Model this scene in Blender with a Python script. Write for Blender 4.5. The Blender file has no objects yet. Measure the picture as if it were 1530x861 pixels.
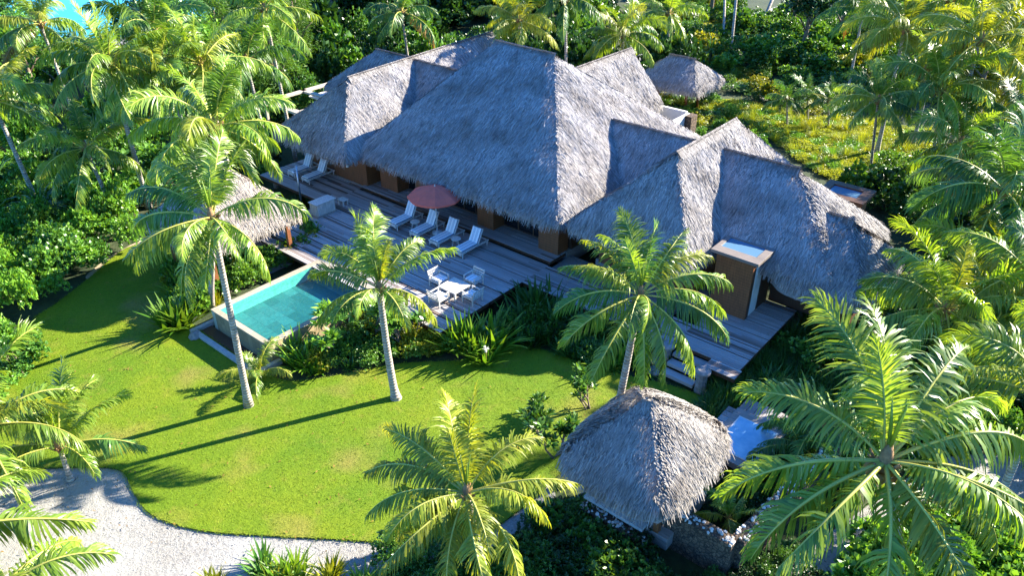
import bpy, bmesh, math, random
import numpy as np
from mathutils import Matrix, Vector, Euler
R = math.radians
rng = np.random.default_rng(7)
random.seed(7)
scene = bpy.context.scene
COL = scene.collection

# ------------------------------------------------------------------ frame
CAM_H, FOC, PITCH = 20.0, 1150.0, R(31.5)
HA = R(-40)                                    # direction of the villa's long side
E1 = np.array([math.cos(HA), math.sin(HA)])
E2 = np.array([-math.sin(HA), math.cos(HA)])
O2 = np.array([2.20, 32.23])

def H(a, b, z=0.0):
    p = O2 + a * E1 + b * E2
    return Vector((p[0], p[1], z))

_F = np.array([0, math.cos(PITCH), -math.sin(PITCH)])
_U = np.array([0, math.sin(PITCH), math.cos(PITCH)])
def at(u, v, z=0.0):
    d = _F * FOC + np.array([1, 0, 0]) * (u - 765) + _U * (430.5 - v)
    t = (z - CAM_H) / d[2]
    return Vector((d[0] * t, d[1] * t, z))

def ab(u, v, z=0.0):
    p = at(u, v, z)
    q = np.array([p.x, p.y]) - O2
    return float(q @ E1), float(q @ E2)

# ------------------------------------------------------------------ materials
def newmat(name):
    m = bpy.data.materials.new(name)
    m.use_nodes = True
    nt = m.node_tree
    nt.nodes.clear()
    out = nt.nodes.new('ShaderNodeOutputMaterial')
    b = nt.nodes.new('ShaderNodeBsdfPrincipled')
    nt.links.new(b.outputs[0], out.inputs[0])
    return m, nt, b, out

def N(nt, t, **kw):
    n = nt.nodes.new('ShaderNode' + t)
    for k, v in kw.items():
        if k.startswith('i_'):
            n.inputs[k[2:].replace('_', ' ')].default_value = v
        else:
            setattr(n, k, v)
    return n

def L(nt, a, b):
    nt.links.new(a, b)

def ramp(nt, fac, stops):
    r = N(nt, 'ValToRGB')
    e = r.color_ramp.elements
    while len(e) < len(stops):
        e.new(0.5)
    for k, (p, c) in enumerate(stops):
        e[k].position = p
        e[k].color = (*c, 1)
    L(nt, fac, r.inputs[0])
    return r.outputs[0]

def mixc(nt, fac, a, b, mode='MIX'):
    m = N(nt, 'Mix', data_type='RGBA', blend_type=mode)
    for sock, val in ((m.inputs[0], fac), (m.inputs[6], a), (m.inputs[7], b)):
        if isinstance(val, (int, float)):
            sock.default_value = val
        elif isinstance(val, tuple):
            sock.default_value = (*val, 1)
        else:
            L(nt, val, sock)
    return m.outputs[2]

def noise(nt, scale, detail=3, rough=0.55, vec=None, dim='3D'):
    n = N(nt, 'TexNoise', noise_dimensions=dim)
    n.inputs['Scale'].default_value = scale
    n.inputs['Detail'].default_value = detail
    n.inputs['Roughness'].default_value = rough
    if vec is not None:
        L(nt, vec, n.inputs['Vector'])
    return n.outputs['Fac']

def objco(nt, scale=None, rot=None):
    c = N(nt, 'TexCoord')
    if scale is None and rot is None:
        return c.outputs['Object']
    mp = N(nt, 'Mapping')
    if scale: mp.inputs['Scale'].default_value = scale
    if rot: mp.inputs['Rotation'].default_value = rot
    L(nt, c.outputs['Object'], mp.inputs['Vector'])
    return mp.outputs[0]

def bump(nt, b, h, strength=0.5, dist=0.02):
    n = N(nt, 'Bump')
    n.inputs['Strength'].default_value = strength
    n.inputs['Distance'].default_value = dist
    L(nt, h, n.inputs['Height'])
    L(nt, n.outputs[0], b.inputs['Normal'])

def plain(name, c, rough=0.6, var=0.18, nscale=6.0, metal=0.0, bmp=0.0, island=0.0):
    m, nt, b, out = newmat(name)
    co = objco(nt)
    f = noise(nt, nscale, 4, 0.6, co)
    d = tuple(x * (1 - var) for x in c)
    l = tuple(min(1, x * (1 + var)) for x in c)
    col = ramp(nt, f, [(0.3, d), (0.7, l)])
    if island:
        g = N(nt, 'NewGeometry')
        v = ramp(nt, g.outputs['Random Per Island'], [(0, (1 - island,) * 3), (1, (1 + island * .6,) * 3)])
        col = mixc(nt, 1.0, col, v, 'MULTIPLY')
    L(nt, col, b.inputs['Base Color'])
    b.inputs['Roughness'].default_value = rough
    b.inputs['Metallic'].default_value = metal
    if bmp:
        bump(nt, b, noise(nt, nscale * 6, 5, 0.6, co), bmp, 0.02)
    return m

def leafmat(name, c1, c2, rough=0.38, trans=0.3, spec=0.5, objvar=0.25, hue=0.0):
    m, nt, b, out = newmat(name)
    g = N(nt, 'NewGeometry')
    col = mixc(nt, g.outputs['Random Per Island'], c1, c2)
    oi = N(nt, 'ObjectInfo')
    hsv = N(nt, 'HueSaturation')
    mr = N(nt, 'MapRange'); L(nt, oi.outputs['Random'], mr.inputs[0])
    mr.inputs[3].default_value = 1 - objvar; mr.inputs[4].default_value = 1 + objvar
    L(nt, mr.outputs[0], hsv.inputs['Value']); L(nt, col, hsv.inputs['Color'])
    # broad patches of lighter and darker growth
    gp = N(nt, 'NewGeometry')
    pn = noise(nt, 0.45, 3, 0.6, gp.outputs['Position'])
    pv = ramp(nt, pn, [(0.3, (0.72, 0.8, 0.75)), (0.7, (1.25, 1.18, 1.0))])
    col2 = mixc(nt, 1.0, hsv.outputs[0], pv, 'MULTIPLY')
    L(nt, col2, b.inputs['Base Color'])
    b.inputs['Roughness'].default_value = rough
    b.inputs['Specular IOR Level'].default_value = spec
    tr = N(nt, 'BsdfTranslucent')
    tc = mixc(nt, 1.0, col2, (1.6, 1.4, 0.4), 'MULTIPLY')
    L(nt, tc, tr.inputs[0])
    mx = N(nt, 'MixShader'); mx.inputs[0].default_value = trans
    L(nt, b.outputs[0], mx.inputs[1]); L(nt, tr.outputs[0], mx.inputs[2])
    L(nt, mx.outputs[0], out.inputs[0])
    return m

M = {}
M['palm'] = leafmat('palm_leaf', (0.12, 0.23, 0.022), (0.30, 0.41, 0.06), 0.36, 0.4, 0.6)
M['palm_y'] = leafmat('palm_leaf_yellow', (0.19, 0.26, 0.02), (0.36, 0.38, 0.05), 0.42, 0.4, 0.45)
M['palm_d'] = leafmat('palm_leaf_deep', (0.05, 0.14, 0.028), (0.12, 0.24, 0.045), 0.42, 0.35, 0.5)
M['palm_b'] = leafmat('palm_leaf_dead', (0.2, 0.11, 0.035), (0.34, 0.2, 0.06), 0.7, 0.2, 0.2)
M['rachis'] = plain('palm_rachis', (0.46, 0.43, 0.08), 0.45, 0.25, 3)
M['fibre'] = plain('palm_fibre', (0.30, 0.17, 0.07), 0.9, 0.4, 8, bmp=0.6)
M['coconut'] = plain('coconut_husk', (0.36, 0.22, 0.05), 0.5, 0.3, 5)
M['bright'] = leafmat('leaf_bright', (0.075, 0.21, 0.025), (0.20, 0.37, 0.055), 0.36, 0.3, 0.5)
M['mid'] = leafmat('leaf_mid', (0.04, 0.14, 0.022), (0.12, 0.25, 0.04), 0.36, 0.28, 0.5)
M['dark'] = leafmat('leaf_dark', (0.014, 0.055, 0.014), (0.04, 0.11, 0.024), 0.4, 0.22, 0.45)  # darkest leaf tone; in the wood behind the roofs it also stands in for shade
M['yellow'] = leafmat('leaf_yellow', (0.17, 0.22, 0.015), (0.36, 0.36, 0.03), 0.4, 0.35, 0.4)
M['lily'] = leafmat('leaf_lily', (0.08, 0.22, 0.02), (0.24, 0.38, 0.04), 0.3, 0.35, 0.55)
M['grassy'] = leafmat('leaf_grassy', (0.025, 0.085, 0.016), (0.06, 0.15, 0.022), 0.4, 0.3, 0.4)
M['meadow'] = leafmat('leaf_meadow', (0.15, 0.22, 0.02), (0.33, 0.36, 0.05), 0.6, 0.4, 0.3)
M['feather'] = leafmat('leaf_feather', (0.05, 0.14, 0.018), (0.12, 0.23, 0.03), 0.5, 0.3, 0.3)
M['twig'] = plain('twig_bark', (0.17, 0.13, 0.09), 0.9, 0.3, 9)
M['flower'] = plain('white_petal', (0.8, 0.8, 0.76), 0.6, 0.05, 3)

def trunk_mat():
    m, nt, b, out = newmat('palm_trunk')
    co = objco(nt)
    w = N(nt, 'TexWave', wave_type='BANDS', bands_direction='Z')
    w.inputs['Scale'].default_value = 2.4; w.inputs['Distortion'].default_value = 1.2
    w.inputs['Detail'].default_value = 2; w.inputs['Detail Scale'].default_value = 2.0
    L(nt, co, w.inputs['Vector'])
    f = noise(nt, 5, 4, 0.6, co)
    c1 = ramp(nt, f, [(0.3, (0.25, 0.21, 0.17)), (0.55, (0.42, 0.37, 0.31)), (0.75, (0.55, 0.5, 0.43))])
    c2 = ramp(nt, w.outputs['Fac'], [(0.0, (0.55, 0.52, 0.48)), (0.35, (1, 1, 1)), (1, (1, 1, 1))])
    L(nt, mixc(nt, 1.0, c1, c2, 'MULTIPLY'), b.inputs['Base Color'])
    b.inputs['Roughness'].default_value = 0.85
    bump(nt, b, w.outputs['Fac'], 0.5, 0.04)
    return m
M['trunk'] = trunk_mat()

def thatch_mat(name, base, warm):
    m, nt, b, out = newmat(name)
    g = N(nt, 'NewGeometry')
    c = ramp(nt, g.outputs['Random Per Island'], [(0, tuple(x * .4 for x in base)), (0.25, tuple(x * .78 for x in base)), (0.75, tuple(x * 1.02 for x in base)), (1, tuple(x * 1.1 for x in warm))])
    f = noise(nt, 0.8, 4, 0.6, objco(nt))
    v = ramp(nt, f, [(0.28, (0.66, 0.63, 0.6)), (0.5, (1, 1, 1)), (0.72, (1.1, 1.12, 1.14))])
    L(nt, mixc(nt, 1.0, c, v, 'MULTIPLY'), b.inputs['Base Color'])
    b.inputs['Roughness'].default_value = 0.85
    b.inputs['Specular IOR Level'].default_value = 0.2
    return m
M['thatch'] = thatch_mat('thatch', (0.365, 0.34, 0.325), (0.46, 0.42, 0.385))
M['thatch_tan'] = thatch_mat('thatch_tan', (0.40, 0.345, 0.29), (0.52, 0.44, 0.34))
M['thatch_hut'] = thatch_mat('thatch_hut', (0.335, 0.305, 0.28), (0.42, 0.375, 0.325))
M['thatch_base'] = plain('thatch_under', (0.29, 0.265, 0.245), 0.95, 0.3, 12, bmp=0.5)

def deck_mat():
    m, nt, b, out = newmat('deck_board')
    g = N(nt, 'NewGeometry')
    c = ramp(nt, g.outputs['Random Per Island'], [(0, (0.12, 0.075, 0.05)), (0.10, (0.22, 0.165, 0.14)), (0.25, (0.34, 0.3, 0.28)), (1, (0.47, 0.44, 0.42))])
    f = noise(nt, 3, 5, 0.65, objco(nt, (0.6, 14, 6)))
    v = ramp(nt, f, [(0.25, (0.7, 0.68, 0.66)), (0.75, (1.1, 1.1, 1.1))])
    L(nt, mixc(nt, 1.0, c, v, 'MULTIPLY'), b.inputs['Base Color'])
    b.inputs['Roughness'].default_value = 0.6
    bump(nt, b, f, 0.25, 0.01)
    return m
M['deck'] = deck_mat()

def wood_mat(name, c, rough=0.5, grain=(10, 10, 0.8)):
    m, nt, b, out = newmat(name)
    f = noise(nt, 2.5, 5, 0.6, objco(nt, grain))
    L(nt, ramp(nt, f, [(0.25, tuple(x * .55 for x in c)), (0.75, tuple(x * 1.25 for x in c))]), b.inputs['Base Color'])
    b.inputs['Roughness'].default_value = rough
    bump(nt, b, f, 0.2, 0.01)
    return m
M['wall_wood'] = wood_mat('wall_wood', (0.27, 0.095, 0.033))
def siding():
    m = M['wall_wood']; nt = m.node_tree; b = nt.nodes['Principled BSDF']
    src = b.inputs['Base Color'].links[0].from_socket
    w = N(nt, 'TexWave', wave_type='BANDS', bands_direction='Z', wave_profile='SAW'); w.inputs['Scale'].default_value = 2.2
    L(nt, objco(nt), w.inputs['Vector'])
    g = ramp(nt, w.outputs['Fac'], [(0, (.25, .25, .25)), (.12, (1, 1, 1)), (1, (.85, .85, .85))])
    L(nt, mixc(nt, 1.0, src, g, 'MULTIPLY'), b.inputs['Base Color'])
siding()
M['dark_wood'] = wood_mat('dark_wood', (0.10, 0.045, 0.022))
M['grey_wood'] = wood_mat('grey_wood', (0.34, 0.29, 0.25), 0.7, (0.8, 10, 10))
M['dark_grey_wood'] = wood_mat('dark_grey_wood', (0.2, 0.165, 0.14), 0.6, (0.8, 10, 10))
M['white_wood'] = wood_mat('white_wood', (0.62, 0.585, 0.53), 0.6, (6, 6, 1))
M['slat_wood'] = wood_mat('slat_wood', (0.52, 0.45, 0.36), 0.6, (1, 12, 1))

def glass_mat():
    m, nt, b, out = newmat('dark_glass')
    b.inputs['Base Color'].default_value = (0.012, 0.014, 0.016, 1)
    f = noise(nt, 0.8, 2, 0.5, objco(nt))
    L(nt, ramp(nt, f, [(0.3, (0.06,) * 3), (0.7, (0.12,) * 3)]), b.inputs['Roughness'])
    return m
M['glass'] = glass_mat()
M['plaster'] = plain('white_plaster', (0.72, 0.70, 0.66), 0.8, 0.08, 2, bmp=0.1)
M['metal'] = plain('grey_metal', (0.42, 0.44, 0.46), 0.35, 0.1, 4, metal=0.8)
M['red'] = plain('red_canvas', (0.72, 0.13, 0.085), 0.85, 0.1, 3, bmp=0.1)

def brick_mat(name, c1, c2, mortar, sx, sy, rough, axis_rot=(0, 0, 0), msize=0.01, offset=0.5):
    m, nt, b, out = newmat(name)
    co = objco(nt, None, axis_rot)
    br = N(nt, 'TexBrick'); br.offset = offset
    br.inputs['Color1'].default_value = (*c1, 1); br.inputs['Color2'].default_value = (*c2, 1)
    br.inputs['Mortar'].default_value = (*mortar, 1)
    br.inputs['Scale'].default_value = 1.0; br.inputs['Mortar Size'].default_value = msize
    br.inputs['Brick Width'].default_value = sx; br.inputs['Row Height'].default_value = sy
    L(nt, co, br.inputs['Vector'])
    f = noise(nt, 7, 4, 0.6, co)
    v = ramp(nt, f, [(0.25, (0.75,) * 3), (0.75, (1.15,) * 3)])
    L(nt, mixc(nt, 1.0, br.outputs['Color'], v, 'MULTIPLY'), b.inputs['Base Color'])
    b.inputs['Roughness'].default_value = rough
    return m
M['pool_tile'] = brick_mat('pool_tile', (0.075, 0.115, 0.11), (0.165, 0.22, 0.205), (0.08, 0.115, 0.115), 1.25, 0.55, 0.5)
M['pool_side'] = brick_mat('pool_side', (0.36, 0.42, 0.33), (0.46, 0.50, 0.40), (0.3, 0.34, 0.28), 0.8, 0.35, 0.5, (R(90), 0, 0))
M['pool_wall'] = brick_mat('pool_wall_stone', (0.26, 0.20, 0.11), (0.38, 0.30, 0.17), (0.22, 0.18, 0.12), 0.6, 0.3, 0.6, (R(90), 0, R(90)))
M['coping'] = brick_mat('coping_stone', (0.33, 0.29, 0.20), (0.43, 0.37, 0.27), (0.27, 0.24, 0.18), 0.6, 0.9, 0.55)
M['kerb'] = plain('basin_kerb', (0.40, 0.39, 0.36), 0.7, 0.2, 5, bmp=0.2)

def water_mat(name, tint, wave=3.0, strength=0.12):
    m, nt, b, out = newmat(name)
    nt.nodes.remove(b)
    tr = N(nt, 'BsdfTransparent'); tr.inputs[0].default_value = (*tint, 1)
    gl = N(nt, 'BsdfGlossy'); gl.inputs['Roughness'].default_value = 0.03
    fr = N(nt, 'LayerWeight'); fr.inputs[0].default_value = 0.5
    bp = N(nt, 'Bump'); bp.inputs['Strength'].default_value = strength; bp.inputs['Distance'].default_value = 0.05
    L(nt, noise(nt, wave, 3, 0.6, objco(nt)), bp.inputs['Height'])
    L(nt, bp.outputs[0], gl.inputs['Normal']); L(nt, bp.outputs[0], fr.inputs['Normal'])
    mx = N(nt, 'MixShader')
    pw = N(nt, 'Math', operation='POWER'); L(nt, fr.outputs[1], pw.inputs[0]); pw.inputs[1].default_value = 4.5
    ad = N(nt, 'Math', operation='MULTIPLY_ADD'); L(nt, pw.outputs[0], ad.inputs[0]); ad.inputs[1].default_value = .9; ad.inputs[2].default_value = .02
    L(nt, ad.outputs[0], mx.inputs[0]); L(nt, tr.outputs[0], mx.inputs[1]); L(nt, gl.outputs[0], mx.inputs[2])
    L(nt, mx.outputs[0], out.inputs[0])
    return m
M['water'] = water_mat('pool_water', (0.42, 0.95, 0.97), 2.6, 0.6)
M['spa_water'] = water_mat('spa_water', (0.55, 0.85, 0.95), 5, 0.2)
def sea_mat():
    m, nt, b, out = newmat('lagoon_water')
    f = noise(nt, 0.06, 3, 0.5, objco(nt))
    L(nt, ramp(nt, f, [(0.3, (0.03, 0.30, 0.38)), (0.7, (0.06, 0.42, 0.5))]), b.inputs['Base Color'])
    b.inputs['Roughness'].default_value = 0.15
    bump(nt, b, noise(nt, 1.5, 3, 0.6, objco(nt)), 0.2, 0.1)
    return m
M['sea'] = sea_mat()

def lawn_mat():
    m, nt, b, out = newmat('lawn_grass')
    co = objco(nt)
    f1 = noise(nt, 0.22, 4, 0.6, co)
    f2 = noise(nt, 1.6, 4, 0.65, co)
    f3 = noise(nt, 9, 5, 0.75, co)
    base = ramp(nt, f1, [(0.3, (0.08, 0.16, 0.006)), (0.5, (0.125, 0.19, 0.007)), (0.7, (0.17, 0.21, 0.008))])
    patch = ramp(nt, f2, [(0.56, (0, 0, 0)), (0.72, (1, 1, 1))])
    c = mixc(nt, mixc(nt, 0.35, (0, 0, 0), patch), base, (0.25, 0.2, 0.04))
    big = noise(nt, 0.33, 2, 0.5, objco(nt, (1, 1, 1), (0, 0, 1.1)))
    worn = ramp(nt, big, [(0.56, (0, 0, 0)), (0.78, (0.6, 0.6, 0.6))])
    c = mixc(nt, worn, c, (0.30, 0.2, 0.07))
    fine = ramp(nt, f3, [(0.27, (0.6, 0.65, 0.6)), (0.42, (0.9, 0.92, 0.88)), (0.7, (1.25, 1.2, 1.1))])
    c = mixc(nt, 1.0, c, fine, 'MULTIPLY')
    L(nt, c, b.inputs['Base Color'])
    b.inputs['Roughness'].default_value = 0.8
    b.inputs['Specular IOR Level'].default_value = 0.2
    bump(nt, b, f3, 0.6, 0.05)
    return m
M['lawn'] = lawn_mat()
def worn_blades():
    m = M['lawn_blade']; nt = m.node_tree; b = nt.nodes['Principled BSDF']
    src = b.inputs['Base Color'].links[0].from_socket
    f2 = noise(nt, 1.6, 4, 0.65, objco(nt))
    c = mixc(nt, ramp(nt, f2, [(0.54, (0, 0, 0)), (0.72, (.6, .6, .6))]), src, (0.26, 0.24, 0.03))
    big = noise(nt, 0.33, 2, 0.5, objco(nt, (1, 1, 1), (0, 0, 1.1)))
    c = mixc(nt, ramp(nt, big, [(0.56, (0, 0, 0)), (0.78, (.6, .6, .6))]), c, (0.32, 0.22, 0.06))
    L(nt, c, b.inputs['Base Color'])
M['lawn_edge'] = plain('lawn_edge', (0.03, 0.05, 0.012), 0.95, 0.4, 12)

M['lawn_blade'] = leafmat('lawn_blade', (0.11, 0.21, 0.006), (0.21, 0.29, 0.012), 0.6, 0.3, 0.25, 0)
worn_blades()

def soil_mat():
    m, nt, b, out = newmat('garden_soil')
    co = objco(nt)
    f = noise(nt, 0.25, 5, 0.65, co)
    g = noise(nt, 4, 5, 0.7, co)
    c = ramp(nt, f, [(0.35, (0.02, 0.04, 0.01)), (0.55, (0.04, 0.06, 0.016)), (0.72, (0.08, 0.07, 0.035))])
    v = ramp(nt, g, [(0.3, (0.5,) * 3), (0.7, (1.3,) * 3)])
    L(nt, mixc(nt, 1.0, c, v, 'MULTIPLY'), b.inputs['Base Color'])
    b.inputs['Roughness'].default_value = 0.95
    bump(nt, b, g, 0.6, 0.08)
    return m
M['soil'] = soil_mat()
M['meadow_soil'] = plain('meadow_soil', (0.16, 0.19, 0.025), 0.95, 0.5, 0.8, bmp=0.4)  # for the sheet that keeps gaps between meadow plants from looking dark
M['soil_pale'] = plain('bare_earth', (0.34, 0.27, 0.18), 0.95, 0.4, 1.5, bmp=0.4)

def sand_mat(name, lo, hi, speck):
    m, nt, b, out = newmat(name)
    co = objco(nt)
    f = noise(nt, 0.5, 5, 0.6, co)
    c = ramp(nt, f, [(0.3, lo), (0.7, hi)])
    v = N(nt, 'TexVoronoi'); v.inputs['Scale'].default_value = 14; L(nt, co, v.inputs['Vector'])
    sp = ramp(nt, v.outputs['Color'], [(0.12, speck), (0.3, (0.85, 0.85, 0.85)), (0.5, (1, 1, 1))])
    mk = ramp(nt, noise(nt, 0.35, 3, 0.5, objco(nt, (1, 1, 1), (0, 0, 0.6))), [(0.42, (0, 0, 0)), (0.6, (1, 1, 1))])
    c = mixc(nt, 1.0, c, mixc(nt, mk, (1, 1, 1), sp), 'MULTIPLY')
    L(nt, c, b.inputs['Base Color'])
    b.inputs['Roughness'].default_value = 0.9
    bump(nt, b, noise(nt, 5, 7, 0.75, co), 0.8, 0.12)
    return m
M['sand'] = sand_mat('coral_sand', (0.30, 0.28, 0.245), (0.40, 0.385, 0.35), (0.45, 0.43, 0.4))
M['gravel'] = sand_mat('white_gravel', (0.26, 0.245, 0.22), (0.36, 0.345, 0.32), (0.3, 0.28, 0.26))

def lava_mat():
    m, nt, b, out = newmat('lava_stone')
    co = objco(nt)
    v = N(nt, 'TexVoronoi'); v.inputs['Scale'].default_value = 8; L(nt, co, v.inputs['Vector'])
    e = N(nt, 'TexVoronoi', feature='DISTANCE_TO_EDGE'); e.inputs['Scale'].default_value = 8; L(nt, co, e.inputs['Vector'])
    c = ramp(nt, v.outputs['Color'], [(0.1, (0.06, 0.042, 0.028)), (0.9, (0.20, 0.13, 0.075))])
    k = ramp(nt, e.outputs[0], [(0.0, (0.15,) * 3), (0.12, (1, 1, 1))])
    L(nt, mixc(nt, 1.0, c, k, 'MULTIPLY'), b.inputs['Base Color'])
    b.inputs['Roughness'].default_value = 0.9
    bump(nt, b, e.outputs[0], 0.9, 0.08)
    return m
M['lava'] = lava_mat()
M['coral'] = plain('white_coral', (0.66, 0.62, 0.55), 0.9, 0.2, 6, bmp=0.4, island=0.45)
M['pebble'] = plain('pale_pebble', (0.38, 0.365, 0.335), 0.9, 0.2, 6, island=0.5)
M['rock'] = plain('grey_rock', (0.26, 0.24, 0.22), 0.9, 0.4, 5, bmp=0.7)

def stripe_mat():
    m, nt, b, out = newmat('striped_canvas')
    co = N(nt, 'TexCoord')
    sep = N(nt, 'SeparateXYZ'); L(nt, co.outputs['Object'], sep.inputs[0])
    mu = N(nt, 'Math', operation='MULTIPLY'); L(nt, sep.outputs[0], mu.inputs[0]); mu.inputs[1].default_value = 4.6
    ad = N(nt, 'Math', operation='ADD'); L(nt, mu.outputs[0], ad.inputs[0]); ad.inputs[1].default_value = 10.0
    fr = N(nt, 'Math', operation='FRACT'); L(nt, ad.outputs[0], fr.inputs[0])
    W, B = (0.78, 0.79, 0.78), (0.16, 0.27, 0.42)
    r = N(nt, 'ValToRGB'); r.color_ramp.interpolation = 'CONSTANT'
    el = r.color_ramp.elements
    for p, c in ((0.0, W), (0.30, B), (0.40, W), (0.60, B), (0.70, W)):
        x = el.new(p) if p else el[0]
        x.color = (*c, 1)
    el[-1].color = (*W, 1)
    L(nt, fr.outputs[0], r.inputs[0]); L(nt, r.outputs[0], b.inputs['Base Color'])
    b.inputs['Roughness'].default_value = 0.85
    return m
M['stripe'] = stripe_mat()

# ------------------------------------------------------------------ mesh helpers
class MB:
    def __init__(s):
        s.v, s.f, s.m = [], [], []
    def add(s, vs, fs, mi=0):
        o = len(s.v)
        s.v += [tuple(x) for x in vs]
        s.f += [tuple(i + o for i in f) for f in fs]
        s.m += [mi] * len(fs)
    def box(s, x0, x1, y0, y1, z0, z1, mi=0, rot=None, piv=None):
        vs = [(x, y, z) for z in (z0, z1) for x, y in ((x0, y0), (x1, y0), (x1, y1), (x0, y1))]
        if rot is not None:
            p = Vector(piv or ((x0 + x1) / 2, (y0 + y1) / 2, (z0 + z1) / 2))
            vs = [p + rot @ (Vector(v) - p) for v in vs]
        s.add(vs, [(3, 2, 1, 0), (4, 5, 6, 7), (0, 1, 5, 4), (1, 2, 6, 5), (2, 3, 7, 6), (3, 0, 4, 7)], mi)
        return s
    def tube(s, pts, rad, n=8, mi=0, cap=True):
        pts = [Vector(p) for p in pts]
        if not hasattr(rad, '__len__'): rad = [rad] * len(pts)
        rings = []
        for i, p in enumerate(pts):
            t = (pts[min(i + 1, len(pts) - 1)] - pts[max(i - 1, 0)]).normalized()
            ref = Vector((1, 0, 0)) if abs(t.x) < 0.9 else Vector((0, 1, 0))
            u = t.cross(ref).normalized(); w = t.cross(u)
            rings.append([p + (u * math.cos(2 * math.pi * k / n) + w * math.sin(2 * math.pi * k / n)) * rad[i] for k in range(n)])
        vs = [v for r_ in rings for v in r_]
        fs = []
        for i in range(len(pts) - 1):
            for k in range(n):
                a, b = i * n + k, i * n + (k + 1) % n
                fs.append((a, a + n, b + n, b))
        if cap:
            fs.append(tuple(range(n))); fs.append(tuple((len(pts) - 1) * n + k for k in reversed(range(n))))
        s.add(vs, fs, mi)
        return s
    def build(s, name, mats, parent=None, bevel=0.0, smooth=False, loc=None):
        me = bpy.data.meshes.new(name)
        me.from_pydata(s.v, [], s.f)
        if not isinstance(mats, (list, tuple)): mats = [mats]
        for m in mats: me.materials.append(m)
        me.polygons.foreach_set('material_index', s.m)
        if smooth: me.polygons.foreach_set('use_smooth', [True] * len(s.f))
        bm = bmesh.new(); bm.from_mesh(me)
        bmesh.ops.recalc_face_normals(bm, faces=bm.faces)
        bm.to_mesh(me); bm.free()
        me.update()
        o = bpy.data.objects.new(name, me)
        COL.objects.link(o)
        if parent: o.parent = parent
        if loc is not None: o.location = loc
        if bevel:
            b = o.modifiers.new('bevel', 'BEVEL'); b.width = bevel; b.segments = 2; b.limit_method = 'ANGLE'
        return o

def np_mesh(name, V, F, mats, mi=None, smooth=False):
    me = bpy.data.meshes.new(name)
    V = np.asarray(V, dtype=np.float32); F = np.asarray(F, dtype=np.int32)
    me.vertices.add(len(V)); me.vertices.foreach_set('co', V.ravel())
    me.loops.add(F.size); me.loops.foreach_set('vertex_index', F.ravel())
    me.polygons.add(len(F)); me.polygons.foreach_set('loop_start', np.arange(0, F.size, F.shape[1], dtype=np.int32))
    for m in mats: me.materials.append(m)
    if mi is not None: me.polygons.foreach_set('material_index', np.asarray(mi, dtype=np.int32))
    if smooth: me.polygons.foreach_set('use_smooth', np.ones(len(F), dtype=bool))
    me.update(calc_edges=True)
    return me

def link(name, me, parent=None, loc=None):
    o = bpy.data.objects.new(name, me); COL.objects.link(o)
    if parent: o.parent = parent
    if loc is not None: o.location = loc
    return o

def tag(o, label, cat=None, group=None, kind=None):
    o['label'] = label
    if cat: o['category'] = cat
    if group: o['group'] = group
    if kind: o['kind'] = kind
    return o

def thing(name, label, cat, loc, rz=0.0, group=None):
    o = bpy.data.objects.new(name, None); COL.objects.link(o)
    o.empty_display_size = 0.3
    o.location = loc; o.rotation_euler = (0, 0, rz)
    return tag(o, label, cat, group)

def join(parts):
    """parts: list of (V, F, mi) -> one (V, F, mi)"""
    o = 0; VV, FF, MM = [], [], []
    for V, F, mi in parts:
        VV.append(V); FF.append(F + o); MM.append(mi); o += len(V)
    return np.concatenate(VV), np.concatenate(FF), np.concatenate(MM)

def xf(g, loc=(0, 0, 0), rz=0.0, s=1.0, sz=None, tilt=0.0):
    V, F, mi = g
    sc = np.array([s, s, s if sz is None else sz])
    W = V * sc
    if tilt:
        c, n = math.cos(tilt), math.sin(tilt)
        W = np.stack([W[:, 0] * c + W[:, 2] * n, W[:, 1], -W[:, 0] * n + W[:, 2] * c], 1)
    c, n = math.cos(rz), math.sin(rz)
    W = np.stack([W[:, 0] * c - W[:, 1] * n, W[:, 0] * n + W[:, 1] * c, W[:, 2]], 1) + np.array(loc)
    return W, F, mi

def unit(v):
    return v / np.maximum(np.linalg.norm(v, axis=-1, keepdims=True), 1e-9)

def sheet(name, pts, mat, z, kind='structure', label=None, skirt=0.0, skirt_mat=None):
    vs = [(p[0], p[1], z) for p in pts]; n = len(vs)
    mb = MB(); mb.add(vs, [tuple(range(n))], 0)
    if skirt:
        lo = [(p[0], p[1], z - skirt) for p in pts]
        mb.v += lo
        for i in range(n):
            j = (i + 1) % n
            mb.f.append((i, j, n + j, n + i)); mb.m.append(1)
    o = mb.build(name, [mat, skirt_mat] if skirt else mat)
    o['kind'] = kind
    if label: o['label'] = label
    return o

def spline(pts, k=6):
    P = [Vector(p) for p in pts]; n = len(P); out = []
    for i in range(n):
        p0, p1, p2, p3 = P[i - 1], P[i], P[(i + 1) % n], P[(i + 2) % n]
        for j in range(k):
            t = j / k
            out.append(0.5 * ((2 * p1) + (p2 - p0) * t + (2 * p0 - 5 * p1 + 4 * p2 - p3) * t * t + (3 * p1 - p0 - 3 * p2 + p3) * t ** 3))
    return out
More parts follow.
